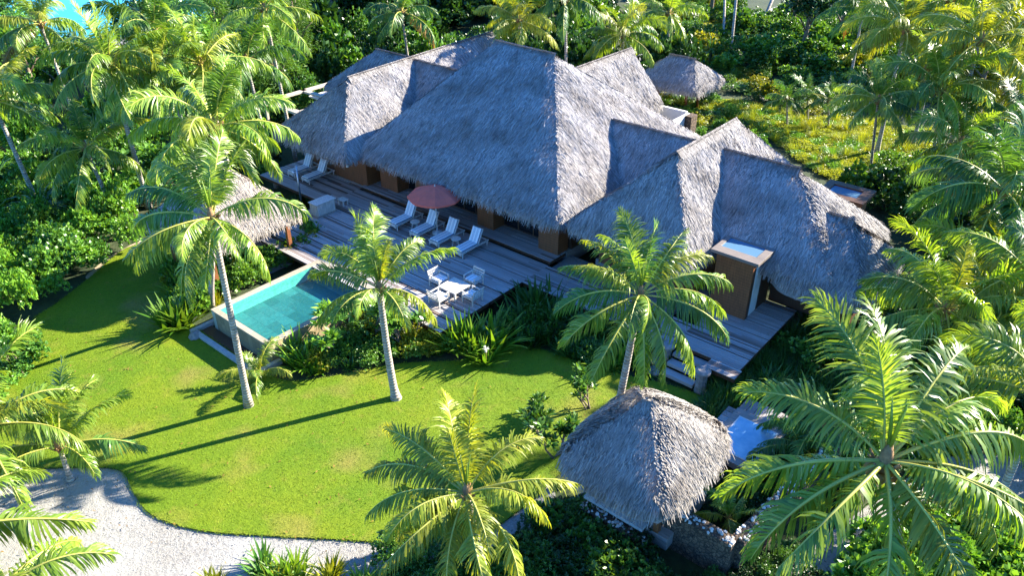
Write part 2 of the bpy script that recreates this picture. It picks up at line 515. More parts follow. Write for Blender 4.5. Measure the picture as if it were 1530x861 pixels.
# ------------------------------------------------------------------ vegetation kits
def frond_geo(seed, th0, th1, n=78, beta=10, grav=0.45, wid=0.0086, bend=0.07, twist=0):
    """one coconut frond of length 1 along +x, rising at th0 and ending at th1 (degrees)"""
    r = np.random.default_rng(seed)
    K = 17
    s = np.linspace(0, 1, K)
    th = np.radians(th0 + (th1 - th0) * s ** 1.5)
    ds = 1 / (K - 1)
    x = np.concatenate([[0], np.cumsum(np.cos(th[:-1]) * ds)]); z = np.concatenate([[0], np.cumsum(np.sin(th[:-1]) * ds)])
    y = bend * s ** 2 * r.choice([-1, 1])
    P = np.stack([x, y, z], 1)
    T = unit(np.gradient(P, axis=0))
    S = unit(np.cross(np.array([0, 0, 1.0]) + 0 * T, T)); U = np.cross(T, S)
    ph = np.radians(twist * s ** 1.3)[:, None]
    S, U = S * np.cos(ph) + U * np.sin(ph), U * np.cos(ph) - S * np.sin(ph)
    # rachis: a four sided taper
    rad = 0.0135 * (1 - s) + 0.0024
    rad[0] = 0.017
    ring = [P + S * rad[:, None], P + U * rad[:, None] * .7, P - S * rad[:, None], P - U * rad[:, None] * .7]
    V = [np.stack(ring, 1).reshape(-1, 3)]
    F = []
    for i in range(K - 1):
        for k in range(4):
            a, b = i * 4 + k, i * 4 + (k + 1) % 4
            F.append((a, b, b + 4, a + 4))
    F = [np.array(F)]; MI = [np.ones(len(F[0]), int)]
    off = len(V[0])
    for side in (1, -1):
        si = 0.15 + 0.85 * (np.arange(n) + r.uniform(-.3, .3, n)) / n
        si = np.clip(si, 0.13, 1.0)
        def ip(A): return np.stack([np.interp(si, s, A[:, k]) for k in range(3)], 1)
        p, t, sd, u = ip(P), unit(ip(T)), unit(ip(S)), unit(ip(U))
        ln = np.interp(si, [.13, .25, .5, .8, 1], [.15, .23, .265, .21, .11]) * r.uniform(.75, 1.12, n) * np.where(r.uniform(0, 1, n) < .06, .35, 1)
        al = np.radians(np.interp(si, [.13, .5, .85, 1], [82, 62, 42, 18]) + r.normal(0, 5, n))
        wob = np.interp(np.arange(n), np.arange(0, n + 8, 7), r.normal(0, 14, len(np.arange(0, n + 8, 7))))
        be = np.radians(beta + wob + r.normal(0, 9, n)); al = al + np.radians(.5 * wob)
        d = t * np.cos(al)[:, None] + (sd * side * np.cos(be)[:, None] + u * np.sin(be)[:, None]) * np.sin(al)[:, None]
        w = unit(t - d * (t * d).sum(1, keepdims=True))
        w = unit(w + u * r.normal(0, .25, n)[:, None])
        q = p.copy(); vs = []
        gv = grav * r.uniform(.7, 1.3, n)
        for k, ww in enumerate((.75, 1.0, .8, .08)):
            h = wid * ww * np.interp(si, [.13, .5, 1], [.9, 1.0, .6])
            vs.append(q - w * h[:, None]); vs.append(q + w * h[:, None])
            if k < 3:
                q = q + d * (ln / 3)[:, None]
                d = unit(d + np.array([0, 0, -1.0]) * (gv * (.6 + .5 * k))[:, None])
        A = np.stack(vs, 1)                     # n,8,3
        V.append(A.reshape(-1, 3))
        base = off + np.arange(n)[:, None] * 8
        f = np.concatenate([base + np.array([[2 * k, 2 * k + 1, 2 * k + 3, 2 * k + 2]]) for k in range(3)])
        F.append(f); MI.append(np.zeros(len(f), int)); off += n * 8
    return np.concatenate(V), np.concatenate(F), np.concatenate(MI)

FCLASS = [(84, 55, 18, .22), (68, 10, 8, .5), (52, -22, -8, .75), (36, -44, -22, .95), (18, -58, -32, 1.1), (0, -68, -38, 1.1), (-24, -82, -38, 1.1)]
FGEO = {}
for ci, (a0, a1, be, gr) in enumerate(FCLASS):
    for sd in range(4):
        FGEO[ci, sd] = frond_geo(11 + ci * 7 + sd, a0, a1 + (-8, 6, 0, -14)[sd], beta=be, grav=gr, twist=(70, -60, 25, -95)[sd] * (.5 if ci < 1 else 1), bend=(.05, .1, .14, .08)[sd])
FMESH = {}
def frond_mesh(ci, sd, tone):
    k = (ci, sd, tone)
    if k not in FMESH:
        V, F, mi = FGEO[ci, sd]
        FMESH[k] = np_mesh('frond', V, F, [M[tone], M['fibre'] if tone == 'palm_b' else M['rachis']], mi)
    return FMESH[k]

def nearest_class(e):
    return int(np.argmin([abs(c[0] - e) for c in FCLASS]))

def crown_layout(n, rot, seed, emax=84, emin=-22):
    r = np.random.default_rng(seed); out = []
    for i in range(n):
        e = emax + (emin - emax) * (i / (n - 1)) ** 0.85 + r.normal(0, 4)
        az = rot + i * 137.5 + r.normal(0, 8)
        out.append((az, e, 0.62 + .16 * i if i < 2 else r.uniform(.88, 1.06)))
    return out

def trunk_pts(B, C, sway=0.5, low=False, k=14):
    B, C = Vector(B), Vector(C)
    h = C.z - B.z
    ctrl = Vector((B.x + (C.x - B.x) * (0.92 if low else sway), B.y + (C.y - B.y) * (0.92 if low else sway), B.z + h * (0.33 if low else 0.5)))
    out = []
    for i in range(k + 1):
        t = i / k
        out.append((1 - t) ** 2 * B + 2 * t * (1 - t) * ctrl + t * t * C)
    return out

def crown_heart(parent, s, seed):
    r = random.Random(seed)
    mb = MB()
    mb.tube([(0, 0, -.32 * s), (0, 0, -.05 * s), (0, 0, .25 * s), (0, 0, .6 * s)], [.15 * s, .2 * s, .15 * s, .05 * s], 9, 0)
    for k in range(9):       # ragged leaf bases
        a = k * 2.4 + r.random(); rr = .17 * s
        p = Vector((math.cos(a) * rr, math.sin(a) * rr, -.15 * s))
        q = p + Vector((math.cos(a) * .22 * s, math.sin(a) * .22 * s, (.2 + .2 * r.random()) * s))
        mb.tube([p, q], [.06 * s, .025 * s], 5, 0)
    for k in range(3):       # folded young spears
        a = k * 2.1 + r.random()
        mb.tube([(0, 0, .3 * s), (math.cos(a) * .12 * s, math.sin(a) * .12 * s, 1.1 * s), (math.cos(a) * .28 * s, math.sin(a) * .28 * s, 1.9 * s)], [.04 * s, .05 * s, .01 * s], 5, 1)
    o = mb.build('crown', [M['fibre'], M['palm']], parent, smooth=True)
    return o

def palm(label, crown, base=None, flen=4.0, n=20, rot=0, seed=1, tone='palm', trad=0.13, low=False, sway=.5, nuts=0, emax=84, emin=-22,
         dead=0, name='coconut_palm', group=None, custom=None, trunk=True, fly=0.0):
    C = Vector(crown)
    B = Vector(base) if base is not None else Vector((C.x + .4, C.y + .3, 0))
    t = thing(name, label, 'palm tree', B, 0, group)
    lc = C - B
    if trunk:
        pts = [p - B for p in trunk_pts(B, C, sway, low)]
        k = len(pts)
        rads = [trad * (1.75 if i == 0 else 1.28 if i == 1 else 1.12 - .38 * i / k) for i in range(k)]
        MB().tube(pts, rads, 10).build('trunk', M['trunk'], t, smooth=True)
    s = flen / 4.2
    cr = crown_heart(t, s, seed); cr.location = lc
    r = random.Random(seed)
    lay = custom or crown_layout(n, rot, seed, emax, emin)
    for i, (az, e, sc) in enumerate(lay):
        ci = nearest_class(e)
        tn = 'palm_b' if (dead and i >= len(lay) - dead) else tone
        if tone == 'palm' and tn == 'palm' and r.random() < .18: tn = 'palm_y' if r.random() < .6 else 'palm_d'
        o = link('frond', frond_mesh(ci, r.randrange(4), tn), cr)
        o.scale = (flen * sc,) * 3
        o.rotation_euler = Euler((r.uniform(-.25, .25), R(FCLASS[ci][0] - e), R(az)), 'XYZ')
        o.location = (math.cos(R(az)) * .1 * s, math.sin(R(az)) * .1 * s, .02 * s + .14 * s * max(0, e) / 84)
    for k in range(nuts):
        a = k * 2.399; rr = (.2 + .09 * (k % 3)) * s
        me = COCO()
        o = link('coconut', me, cr, (math.cos(a) * rr, math.sin(a) * rr, (-.22 - .13 * (k % 3)) * s))
        o.rotation_euler = (.4 * math.sin(a), .4 * math.cos(a), a); o.scale = (s * 1.0,) * 3
    return t

_coco = []
def COCO():
    if not _coco:
        bm = bmesh.new(); bmesh.ops.create_uvsphere(bm, u_segments=10, v_segments=7, radius=.115)
        for v in bm.verts:
            v.co.z *= 1.25
            v.co.x *= 1 + .12 * math.sin(3 * math.atan2(v.co.y, v.co.x)); 
        me = bpy.data.meshes.new('coconut'); bm.to_mesh(me); bm.free(); me.materials.append(M['coconut'])
        me.polygons.foreach_set('use_smooth', [True] * len(me.polygons))
        _coco.append(me)
    return _coco[0]

# leaves ---------------------------------------------------------------
def leaves(P, D, Uv, ln, wd, fold=.18):
    """rhombus leaves at P along D with face normal ~ Uv; returns V,F"""
    D = unit(D); W = unit(np.cross(D, Uv)); Nn = np.cross(W, D)
    ln = np.asarray(ln).reshape(-1, 1); wd = np.asarray(wd).reshape(-1, 1)
    a = P; c = P + D * ln - Nn * ln * .12
    b = P + D * ln * .5 + W * wd + Nn * wd * fold; d = P + D * ln * .5 - W * wd + Nn * wd * fold
    V = np.stack([a, b, c, d], 1).reshape(-1, 3)
    F = np.arange(len(P) * 4).reshape(-1, 4)
    return V, F

def rand_dirs(r, n, zmin=-1.0):
    z = r.uniform(zmin, 1, n); a = r.uniform(0, 2 * np.pi, n); q = np.sqrt(1 - z * z)
    return np.stack([q * np.cos(a), q * np.sin(a), z], 1)

def shrub_geo(seed, rad=1.0, h=1.0, lumps=9, tips=230, per=6, ln=.16, wd=.045, up=.35, lumpr=.5):
    """broadleaf mass of radius ~rad and height ~h: leaf rosettes over the surfaces of uneven lumps"""
    r = np.random.default_rng(seed)
    c = rand_dirs(r, lumps, -.1) * np.array([rad * .62, rad * .62, h * .5]) * r.uniform(.55, 1.0, (lumps, 1)) + np.array([0, 0, h * .45])
    lr = r.uniform(.65, 1.15, lumps) * lumpr
    k = r.integers(0, lumps, tips)
    d = rand_dirs(r, tips, -.45)
    P = c[k] + d * (lr[k] * r.uniform(.72, 1.08, tips))[:, None] * np.array([rad, rad, h * .9])
    P[:, 2] = np.maximum(P[:, 2], .05)
    P = np.repeat(P, per, 0); d2 = np.repeat(d, per, 0)
    n = len(P)
    dirs = unit(d2 * .55 + rand_dirs(r, n, -.5) * .85 + np.array([0, 0, up]))
    nor = unit(np.array([0, 0, 1.0]) + d2 * .5 + r.normal(0, .35, (n, 3)))
    P = P + r.normal(0, .02, (n, 3))
    V, F = leaves(P, dirs, nor, ln * r.uniform(.7, 1.25, n), wd * r.uniform(.8, 1.2, n))
    return V, F, np.zeros(len(F), int)

def strap_geo(seed, n=46, ln=1.0, wid=.045, spread=70, droop=.9, seg=4, e0=88, heads=1, hr=.0):
    """clump of long strap leaves"""
    r = np.random.default_rng(seed)
    az = r.uniform(0, 2 * np.pi, n); el = np.radians(e0 - spread * r.uniform(0, 1, n) ** .8)
    l = ln * r.uniform(.6, 1.05, n)
    hc = np.stack([r.normal(0, hr, heads), r.normal(0, hr, heads), np.zeros(heads)], 1) if heads > 1 else np.zeros((1, 3))
    p = hc[r.integers(0, len(hc), n)] + np.stack([np.cos(az) * .04, np.sin(az) * .04, np.zeros(n)], 1)
    d = np.stack([np.cos(az) * np.cos(el), np.sin(az) * np.cos(el), np.sin(el)], 1)
    side = np.stack([-np.sin(az), np.cos(az), np.zeros(n)], 1)
    vs = []
    dr = droop * r.uniform(.5, 1.4, n)
    for k in range(seg + 1):
        t = k / seg
        w = wid * (0.7 + .6 * t if t < .4 else (1 - t) * 1.45 + .04)
        vs += [p - side * w, p + side * w]
        p = p + d * (l / seg)[:, None]
        d = unit(d + np.array([0, 0, -1.0]) * (dr * (.1 + .5 * t))[:, None])
    A = np.stack(vs, 1); q = 2 * (seg + 1)
    base = np.arange(n)[:, None] * q
    F = np.concatenate([base + np.array([[2 * k, 2 * k + 1, 2 * k + 3, 2 * k + 2]]) for k in range(seg)])
    V = A.reshape(-1, 3); V[:, 2] = np.maximum(V[:, 2], .01)
    return V, F, np.zeros(len(F), int)

def tubes_np(segs, rad, n=5, mi=1):
    """list of (p,q,r0,r1) -> geometry"""
    mb = MB()
    for p, q, r0, r1 in segs:
        mb.tube([p, q], [r0, r1], n, 0, cap=False)
    return np.array(mb.v), np.array(mb.f), np.full(len(mb.f), mi)

def plumeria_geo(seed, h=1.6, tips=26, ln=.3, wd=.05):
    """forked bare branches with rosettes of long leaves at the ends"""
    r = np.random.default_rng(seed); segs = []; ends = []
    def grow(p, d, l, lev):
        q = p + d * l
        segs.append((Vector(p), Vector(q), .045 * (.75 ** lev), .04 * (.75 ** (lev + 1))))
        if lev >= 3 or len(ends) > tips: ends.append((q, d)); return
        for _ in range(r.integers(2, 4)):
            grow(q, unit(d * .6 + rand_dirs(r, 1, -.1)[0] * .75 + np.array([0, 0, .25])), l * r.uniform(.65, .95), lev + 1)
    for _ in range(3):
        grow(np.array([r.normal(0, .1), r.normal(0, .1), 0.]), unit(np.array([r.normal(0, .4), r.normal(0, .4), 1.])), h * .32, 0)
    P = np.array([e[0] for e in ends]); D = np.array([e[1] for e in ends])
    per = 13
    P = np.repeat(P, per, 0); D = np.repeat(D, per, 0); n = len(P)
    dirs = unit(D * .35 + rand_dirs(r, n, -.25)); nor = unit(D + np.array([0, 0, .6]) + r.normal(0, .2, (n, 3)))
    V, F = leaves(P, dirs, nor, ln * r.uniform(.7, 1.15, n), wd * r.uniform(.85, 1.2, n))
    return join([(V, F, np.zeros(len(F), int)), tubes_np(segs, 1)])

def tree_geo(seed, h=8.0, cr=3.0, tips=560, per=7, ln=.3, wd=.1, lumps=16, base=.35):
    """broadleaf tree: crown only (trunk is built apart)"""
    r = np.random.default_rng(seed)
    c = rand_dirs(r, lumps, -.5) * np.array([cr * .7, cr * .7, h * .3]) * r.uniform(.5, 1, (lumps, 1)) + np.array([0, 0, h * .68])
    lr = r.uniform(.6, 1.2, lumps) * cr * .42
    k = r.integers(0, lumps, tips); d = rand_dirs(r, tips, -.6)
    P = c[k] + d * (lr[k] * r.uniform(.6, 1.1, tips))[:, None]
    P[:, 2] = np.maximum(P[:, 2], .3)
    P = np.repeat(P, per, 0); d2 = np.repeat(d, per, 0); n = len(P)
    P = P + r.normal(0, .14, (n, 3))
    dirs = unit(d2 * .5 + rand_dirs(r, n, -.7)); nor = unit(np.array([0, 0, 1.]) + d2 * .5 + r.normal(0, .4, (n, 3)))
    V, F = leaves(P, dirs, nor, ln * r.uniform(.6, 1.3, n), wd * r.uniform(.8, 1.2, n))
    return V, F, np.zeros(len(F), int)

def limbs(mb, h, cr, seed, tr=.16):
    r = np.random.default_rng(seed)
    mb.tube([(0, 0, 0), (.08, .03, h * .25), (.02, -.05, h * .55), (0, 0, h * .85)], [tr * 1.4, tr, tr * .7, tr * .2], 8)
    for k in range(7):
        a = k * 2.4 + r.random(); z = h * (.3 + .06 * k)
        e = np.array([math.cos(a) * cr * .75, math.sin(a) * cr * .75, z + h * .22])
        mb.tube([(0, 0, z), tuple(e * np.array([.5, .5, 1]) - np.array([0, 0, h * .07])), tuple(e)], [tr * .5, tr * .33, tr * .1], 5)

def feather_geo(seed, h=9.0, cr=2.2, n=520):
    """ironwood: whorled limbs hung with thin drooping sprays"""
    r = np.random.default_rng(seed)
    z = h * (.12 + .86 * r.uniform(0, 1, n) ** .8)
    rad = cr * (1 - (z / h)) ** .6 * r.uniform(.25, 1.1, n) + .1
    a = r.uniform(0, 2 * np.pi, n)
    P = np.stack([np.cos(a) * rad, np.sin(a) * rad, z + rad * .25], 1)
    per = 12
    P = np.repeat(P, per, 0); aa = np.repeat(a, per); m = len(P)
    P = P + r.normal(0, .16, (m, 3))
    D = unit(np.stack([np.cos(aa), np.sin(aa), np.full(m, -.2)], 1) + r.normal(0, .55, (m, 3)))
    V, F = leaves(P, D, rand_dirs(r, m, -.2), .42 * r.uniform(.6, 1.3, m), .022 * np.ones(m))
    return V, F, np.zeros(len(F), int)

# ready made kits
KIT = {
 'round': [shrub_geo(100 + i, 1, 1, 9 + i, 210, 6, .17, .05) for i in range(4)],
 'fine': [shrub_geo(120 + i, 1, 1, 11, 330, 6, .11, .035) for i in range(3)],
 'big': [shrub_geo(140 + i, 1, 1, 8, 120, 6, .24, .095) for i in range(3)],
 'lily': [strap_geo(160 + i, 95, 1.0, .06, 58, .42, 4, heads=6, hr=.2) for i in range(4)],
 'tuft': [strap_geo(180 + i, 130, 1.0, .014, 60, .8, 4, heads=6, hr=.14) for i in range(3)],
 'fern': [strap_geo(190 + i, 70, .75, .05, 75, 1.0, 4, heads=5, hr=.2) for i in range(3)],
 'plum': [plumeria_geo(200 + i) for i in range(3)],
 'pand': [strap_geo(220 + i, 90, 1.5, .05, 120, 1.2, 5, 85) for i in range(2)],
 'tree': [tree_geo(240 + i) for i in range(4)],
 'feather': [feather_geo(260 + i) for i in range(2)],
 'cover': [shrub_geo(280 + i, 1, .35, 12, 260, 5, .12, .035, .6) for i in range(3)],
}
KMESH = {}
def kit_mesh(kind, i, mat, name):
    k = (kind, i, mat)
    if k not in KMESH:
        V, F, mi = KIT[kind][i]
        KMESH[k] = np_mesh(name, V, F, [M[mat], M['twig']], mi)
    return KMESH[k]

def in_poly(x, y, P):
    c = False; n = len(P)
    for i in range(n):
        x0, y0 = P[i][0], P[i][1]; x1, y1 = P[i - 1][0], P[i - 1][1]
        if (y0 > y) != (y1 > y) and x < (x1 - x0) * (y - y0) / (y1 - y0) + x0: c = not c
    return c

def scatter(poly, n, spacing, seed):
    r = random.Random(seed)
    xs = [p[0] for p in poly]; ys = [p[1] for p in poly]; out = []
    for _ in range(n * 40):
        if len(out) >= n: break
        x, y = r.uniform(min(xs), max(xs)), r.uniform(min(ys), max(ys))
        if in_poly(x, y, poly) and all((x - a) ** 2 + (y - b) ** 2 > spacing ** 2 for a, b in out):
            out.append((x, y))
    return out

def bed(name, label, poly, n, kinds, size, hgt, mats, seed, spacing=.8, z=0.0, skip=None):
    """a mass of growth nobody could count, as one object"""
    r = random.Random(seed); parts = []
    for x, y in scatter(poly, n, spacing, seed):
        if skip and skip(x, y): continue
        k = r.choice(kinds); g = KIT[k][r.randrange(len(KIT[k]))]
        s = r.uniform(*size)
        if k in ('lily', 'tuft', 'fern', 'pand'): sz = s * r.uniform(.85, 1.15)
        elif k == 'tree': s, sz = s * .42, r.uniform(*hgt) * .3
        else: sz = r.uniform(*hgt)
        V, F, mi = xf(g, (x, y, z), r.uniform(0, 6.28), s, sz)
        parts.append((V, F, np.where(mi == 0, r.randrange(len(mats)), len(mats))))
    V, F, mi = join(parts)
    o = link(name, np_mesh(name, V, F, [M[m] for m in mats] + [M['twig']], mi))
    return tag(o, label, kind='stuff')

def plant(name, label, cat, loc, kind, i, mat, s, sz=None, rz=0.0, group=None, part='foliage', stem=True):
    t = thing(name, label, cat, loc, rz, group)
    o = link(part, kit_mesh(kind, i, mat, part), t); o.scale = (s, s, sz or s)
    if stem:
        mb = MB()
        for k in range(3):
            a = k * 2.1 + i
            mb.tube([(0, 0, 0), (math.cos(a) * .12 * s, math.sin(a) * .12 * s, .3 * (sz or s)), (math.cos(a) * .3 * s, math.sin(a) * .3 * s, .6 * (sz or s))], [.04 * s, .03 * s, .012 * s], 5)
        mb.build('stem', M['twig'], t)
    return t

def tree(label, loc, h, cr, i, mat, group=None, kind='tree', name='broadleaf_tree', rz=0.0, cat='tree'):
    t = thing(name, label, cat, loc, rz, group)
    o = link('crown', kit_mesh(kind, i, mat, 'crown'), t)
    bh, bc = (8.0, 3.0) if kind == 'tree' else (9.0, 2.2)
    o.scale = (cr / bc, cr / bc, h / bh)
    mb = MB(); limbs(mb, h, cr, i, .12 + h * .012)
    mb.build('trunk', M['twig'], t, smooth=True)
    return t
# ------------------------------------------------------------------ thatch
def thatch_roof(name, rect, ze, r0, r1, zr, parent, seed, dens=290, th=.34, mat='thatch', blen=(.3, .65), fringe=1.0, gable=(False, False), sag=.0, bw=.017, rnd=.17):
    """rect (x0,x1,y0,y1) eaves at height ze, ridge from r0 to r1 (x,y); one mesh: solid body, laid strands and hanging eave strands"""
    r = np.random.default_rng(seed)
    x0, x1, y0, y1 = rect
    A = np.array([*r0, zr]); B = np.array([*r1, zr])
    c = [np.array([x0, y0, ze]), np.array([x1, y0, ze]), np.array([x1, y1, ze]), np.array([x0, y1, ze])]
    alongx = abs(r1[0] - r0[0]) >= abs(r1[1] - r0[1])
    if alongx:   # A is the end towards x0
        S = [(A, B, c[0], c[1], 0), (B, B, c[1], c[2], 2), (B, A, c[2], c[3], 0), (A, A, c[3], c[0], 1)]
    else:        # A is the end towards y0
        S = [(A, A, c[0], c[1], 1), (A, B, c[1], c[2], 0), (B, B, c[2], c[3], 2), (B, A, c[3], c[0], 0)]
    VV, FF, MI = [], [], []; off = 0
    def put(V, F, m):
        nonlocal off
        VV.append(np.asarray(V, float)); FF.append(np.asarray(F, int) + off); MI.append(np.full(len(F), m)); off += len(V)
    lump = lambda P: .05 * np.sin(P[:, 0] * 1.7 + P[:, 1] * .6) + .05 * np.sin(P[:, 1] * 2.1 - P[:, 0] * .8 + 1)
    for (t0, t1, e0, e1, kind) in S:
        eu = unit(e1 - e0); mid = (t0 + t1) / 2 - (e0 + e1) / 2
        dn = -(mid - eu * (mid @ eu)); Ls = np.linalg.norm(dn); dn = dn / Ls
        nor = np.cross(eu, -dn); nor = nor if nor[2] > 0 else -nor
        nor = unit(nor)
        steep = abs(dn[2]) > .985
        nu, nv = 26, 16
        u, v = np.meshgrid(np.linspace(0, 1, nu), np.linspace(0, 1, nv))
        u, v = u.ravel()[:, None], v.ravel()[:, None]
        def surf(u, v):
            P = (t0 * (1 - u) + t1 * u) * (1 - v) + (e0 * (1 - u) + e1 * u) * v
            bulge = sag * np.sin(np.pi * np.clip(v, 0, 1)) 
            fade = np.clip(np.minimum(v, 1 - v) * 6, 0, 1) * np.clip(np.minimum(u, 1 - u) * 8, 0, 1)
            P = P + nor * (bulge + lump(P)[:, None] * fade)
            # soft, rounded hips, ridge and eave
            dz = 0
            for q0, q1, am in ((t0, e0, rnd), (t1, e1, rnd), (t0, t1, rnd * .6)):
                if np.linalg.norm(q1 - q0) < .05: continue
                dq = np.linalg.norm(np.cross(P - q0, unit(q1 - q0)), axis=1)
                dz = dz + am * np.exp(-(dq / .42) ** 1.5)
                if q0 is t0 and q1 is t1: continue
                P = P + unit(q0 - q1) * (rnd * 1.5 * np.exp(-(dq / .5) ** 1.5))[:, None] * v ** 6
            de = np.linalg.norm(np.cross(P - e0, eu), axis=1)
            dz = np.minimum(dz, rnd * 1.1) + .14 * np.exp(-(de / .35) ** 2)
            return P - np.array([0, 0, 1.0]) * np.reshape(dz, (-1, 1))
        G = surf(u, v)
        idx = np.arange(nu * nv).reshape(nv, nu)
        put(G, np.stack([idx[:-1, :-1], idx[1:, :-1], idx[1:, 1:], idx[:-1, 1:]], -1).reshape(-1, 4), 0)
        # vertical cut edge of the thatch
        rim = G[-nu:]; low = rim.copy(); low[:, 2] = e0[2] - th - rnd
        put(np.concatenate([rim, low]), [(k, k + nu, k + nu + 1, k + 1) for k in range(nu - 1)], 0)
        if steep: continue
        w0, w1 = np.linalg.norm(t1 - t0), np.linalg.norm(e1 - e0)
        n = int((w0 + w1) / 2 * Ls * dens)
        v_ = r.uniform(0, 1, n * 2); keep = r.uniform(0, 1, n * 2) < (w0 + (w1 - w0) * v_) / max(w0, w1); v_ = v_[keep][:n]
        n = len(v_); u_ = r.uniform(0, 1, n)
        P = surf(u_[:, None], v_[:, None])
        ang = r.normal(0, .2, n)
        D = dn * np.cos(ang)[:, None] + eu * np.sin(ang)[:, None]
        ln = r.uniform(*blen, n); up0 = r.uniform(.0, .03, n); up1 = r.uniform(.01, .04, n)
        W = np.cross(nor, D) ; wd = r.uniform(.6, 1.4, n) * bw
        a = P + nor * up0[:, None] - D * (ln * .3)[:, None]; b = P + D * (ln * .7)[:, None] + nor * up1[:, None]
        tw = nor * (r.normal(0, .22, n) * wd)[:, None]
        Q = np.stack([a - W * wd[:, None] - tw, a + W * wd[:, None] + tw, b + W * (wd * .35)[:, None] + tw, b - W * (wd * .35)[:, None] - tw], 1)
        put(Q.reshape(-1, 3), np.arange(n * 4).reshape(-1, 4), 1)
        # hanging strands along the eave
        out = dn - np.array([0, 0, dn[2]]); out = unit(out)
        n = int(w1 * 150 * fringe); u_ = r.uniform(0, 1, n)
        P = surf(u_[:, None], np.ones((n, 1)))
        P = P - dn * r.uniform(.0, .4, n)[:, None] + nor * r.uniform(0, .05, n)[:, None]
        lean = r.uniform(.1, .75, n)
        D = unit(dn * lean[:, None] + np.array([0, 0, -1.]) * (1.1 - lean)[:, None] + eu * r.normal(0, .13, n)[:, None])
        ln = r.uniform(.35, .72, n); wd = r.uniform(.010, .022, n)
        W = eu + 0 * D
        a, b = P, P + D * ln[:, None]
        Q = np.stack([a - W * wd[:, None], a + W * wd[:, None], b + W * (wd * .4)[:, None], b - W * (wd * .4)[:, None]], 1)
        put(Q.reshape(-1, 3), np.arange(n * 4).reshape(-1, 4), 1)
    # strands folded over the ridge
    Lr = np.linalg.norm(B - A)
    if Lr > .3:
        n = int(Lr * 170); u_ = r.uniform(0, 1, n); P = A * (1 - u_)[:, None] + B * u_[:, None] + np.array([0, 0, .07 - rnd * .55])
        ax = unit(B - A); sd = np.cross(ax, [0, 0, 1.]) * r.choice([-1, 1], n)[:, None]
        D = unit(sd + np.array([0, 0, -.85]) + ax * r.normal(0, .2, n)[:, None]); ln = r.uniform(.25, .5, n); wd = .018
        a = P - D * .1; b = P + D * ln[:, None]
        Q = np.stack([a - ax * wd, a + ax * wd, b + ax * wd * .5, b - ax * wd * .5], 1)
        put(Q.reshape(-1, 3), np.arange(n * 4).reshape(-1, 4), 1)
    put([q - np.array([0, 0, th + .02]) + np.append(.4 * np.sign(q.mean() * 0 + (sum(c) / 4 - q)[:2]), 0) for q in c], [(0, 1, 2, 3)], 0)
    me = np_mesh(name, np.concatenate(VV), np.concatenate(FF), [M['thatch_base'], M[mat]], np.concatenate(MI))
    return link(name, me, parent)

# ------------------------------------------------------------------ the ground
def w2(pts, z=0.0):
    return [(at(u, v, z).x, at(u, v, z).y) for u, v in pts]

gp = MB(); gp.add([(-400, -200, -.02), (400, -200, -.02), (400, 600, -.02), (-400, 600, -.02)], [(0, 1, 2, 3)])
o = gp.build('ground', M['soil']); o['kind'] = 'structure'

lag = [(-400, 300), (-400, 60), (-62, 74), (-50, 83), (-40, 84), (-33, 92), (-31, 110), (-36, 140), (-20, 190), (-10, 300)]
sheet('lagoon', lag, M['sea'], .03, label='turquoise lagoon glimpsed through the palms')
beach = [(-400, 52), (-58, 68), (-45, 78), (-36, 80), (-29, 90), (-27, 112), (-30, 140), (-14, 190), (-2, 300), (-10, 300), (-20, 190), (-36, 140), (-31, 110), (-33, 92), (-40, 84), (-50, 83), (-62, 74), (-400, 60)]
sheet('beach', beach, M['sand'], .008, label='strip of pale beach beside the lagoon')

sand_px = [(-260, 690), (45, 695), (200, 690), (240, 770), (400, 795), (600, 805), (700, 790), (790, 700), (830, 740), (800, 861), (760, 960), (300, 1050), (-300, 1000)]
sheet('sand_path', spline(w2(sand_px), 5), M['sand'], .004, label='white coral sand in front of the lawn')

lawn_px = [(190, 372), (140, 412), (90, 452), (52, 478), (20, 520), (-60, 580), (-120, 660), (-40, 700), (45, 702), (120, 700), (180, 705), (200, 738), (228, 772), (300, 795), (400, 803), (500, 808), (590, 814), (680, 815), (740, 790), (800, 745), (850, 700), (900, 690),
           (1000, 660), (1060, 610), (1040, 592), (990, 575), (900, 555), (850, 538), (790, 520), (735, 522), (690, 540), (600, 545), (520, 560), (440, 572), (400, 560), (345, 527), (300, 495), (268, 465), (262, 420), (300, 385), (250, 365)]
LAWN = spline(w2(lawn_px), 5)
sheet('lawn', LAWN, M['lawn'], .07, label='mown bright green lawn sweeping round the pool', skirt=.09, skirt_mat=M['lawn_edge'])

p = [(1290, 150), (1390, 145), (1400, 165), (1200, 178), (1110, 160), (1020, 165), (960, 90), (880, 60), (900, 40), (980, 80), (1050, 125), (1130, 150), (1200, 158)]
sheet('garden_path', spline(w2([(880, 120), (1000, 95), (1090, 130), (1160, 155), (1240, 158), (1380, 148), (1400, 132), (1250, 140), (1170, 138), (1110, 110), (1020, 72), (960, 60)]), 4), M['sand'], .006, label='pale sand path curving through the garden behind the villa')
sheet('sand_clearing', spline(w2([(1140, 26), (1210, 30), (1270, 20), (1240, 6), (1165, 8)]), 4), M['sand'], .005, label='pale sandy clearing under the far trees')
sheet('meadow_ground', spline(w2([(1030, 160), (1050, 150), (1120, 156), (1200, 180), (1300, 180), (1395, 200), (1405, 262), (1290, 292), (1230, 262), (1180, 225), (1120, 190)]), 4), M['meadow_soil'], .01, label='yellow green sheet under the meadow, added to keep its gaps from looking dark')
sheet('side_path', spline(w2([(1380, 700), (1450, 680), (1560, 690), (1700, 730), (1650, 780), (1500, 760), (1420, 735), (1290, 800), (1270, 870), (1150, 900), (1180, 840), (1250, 790)]), 4), M['sand'], .005, label='pale sand path beside the big palm')
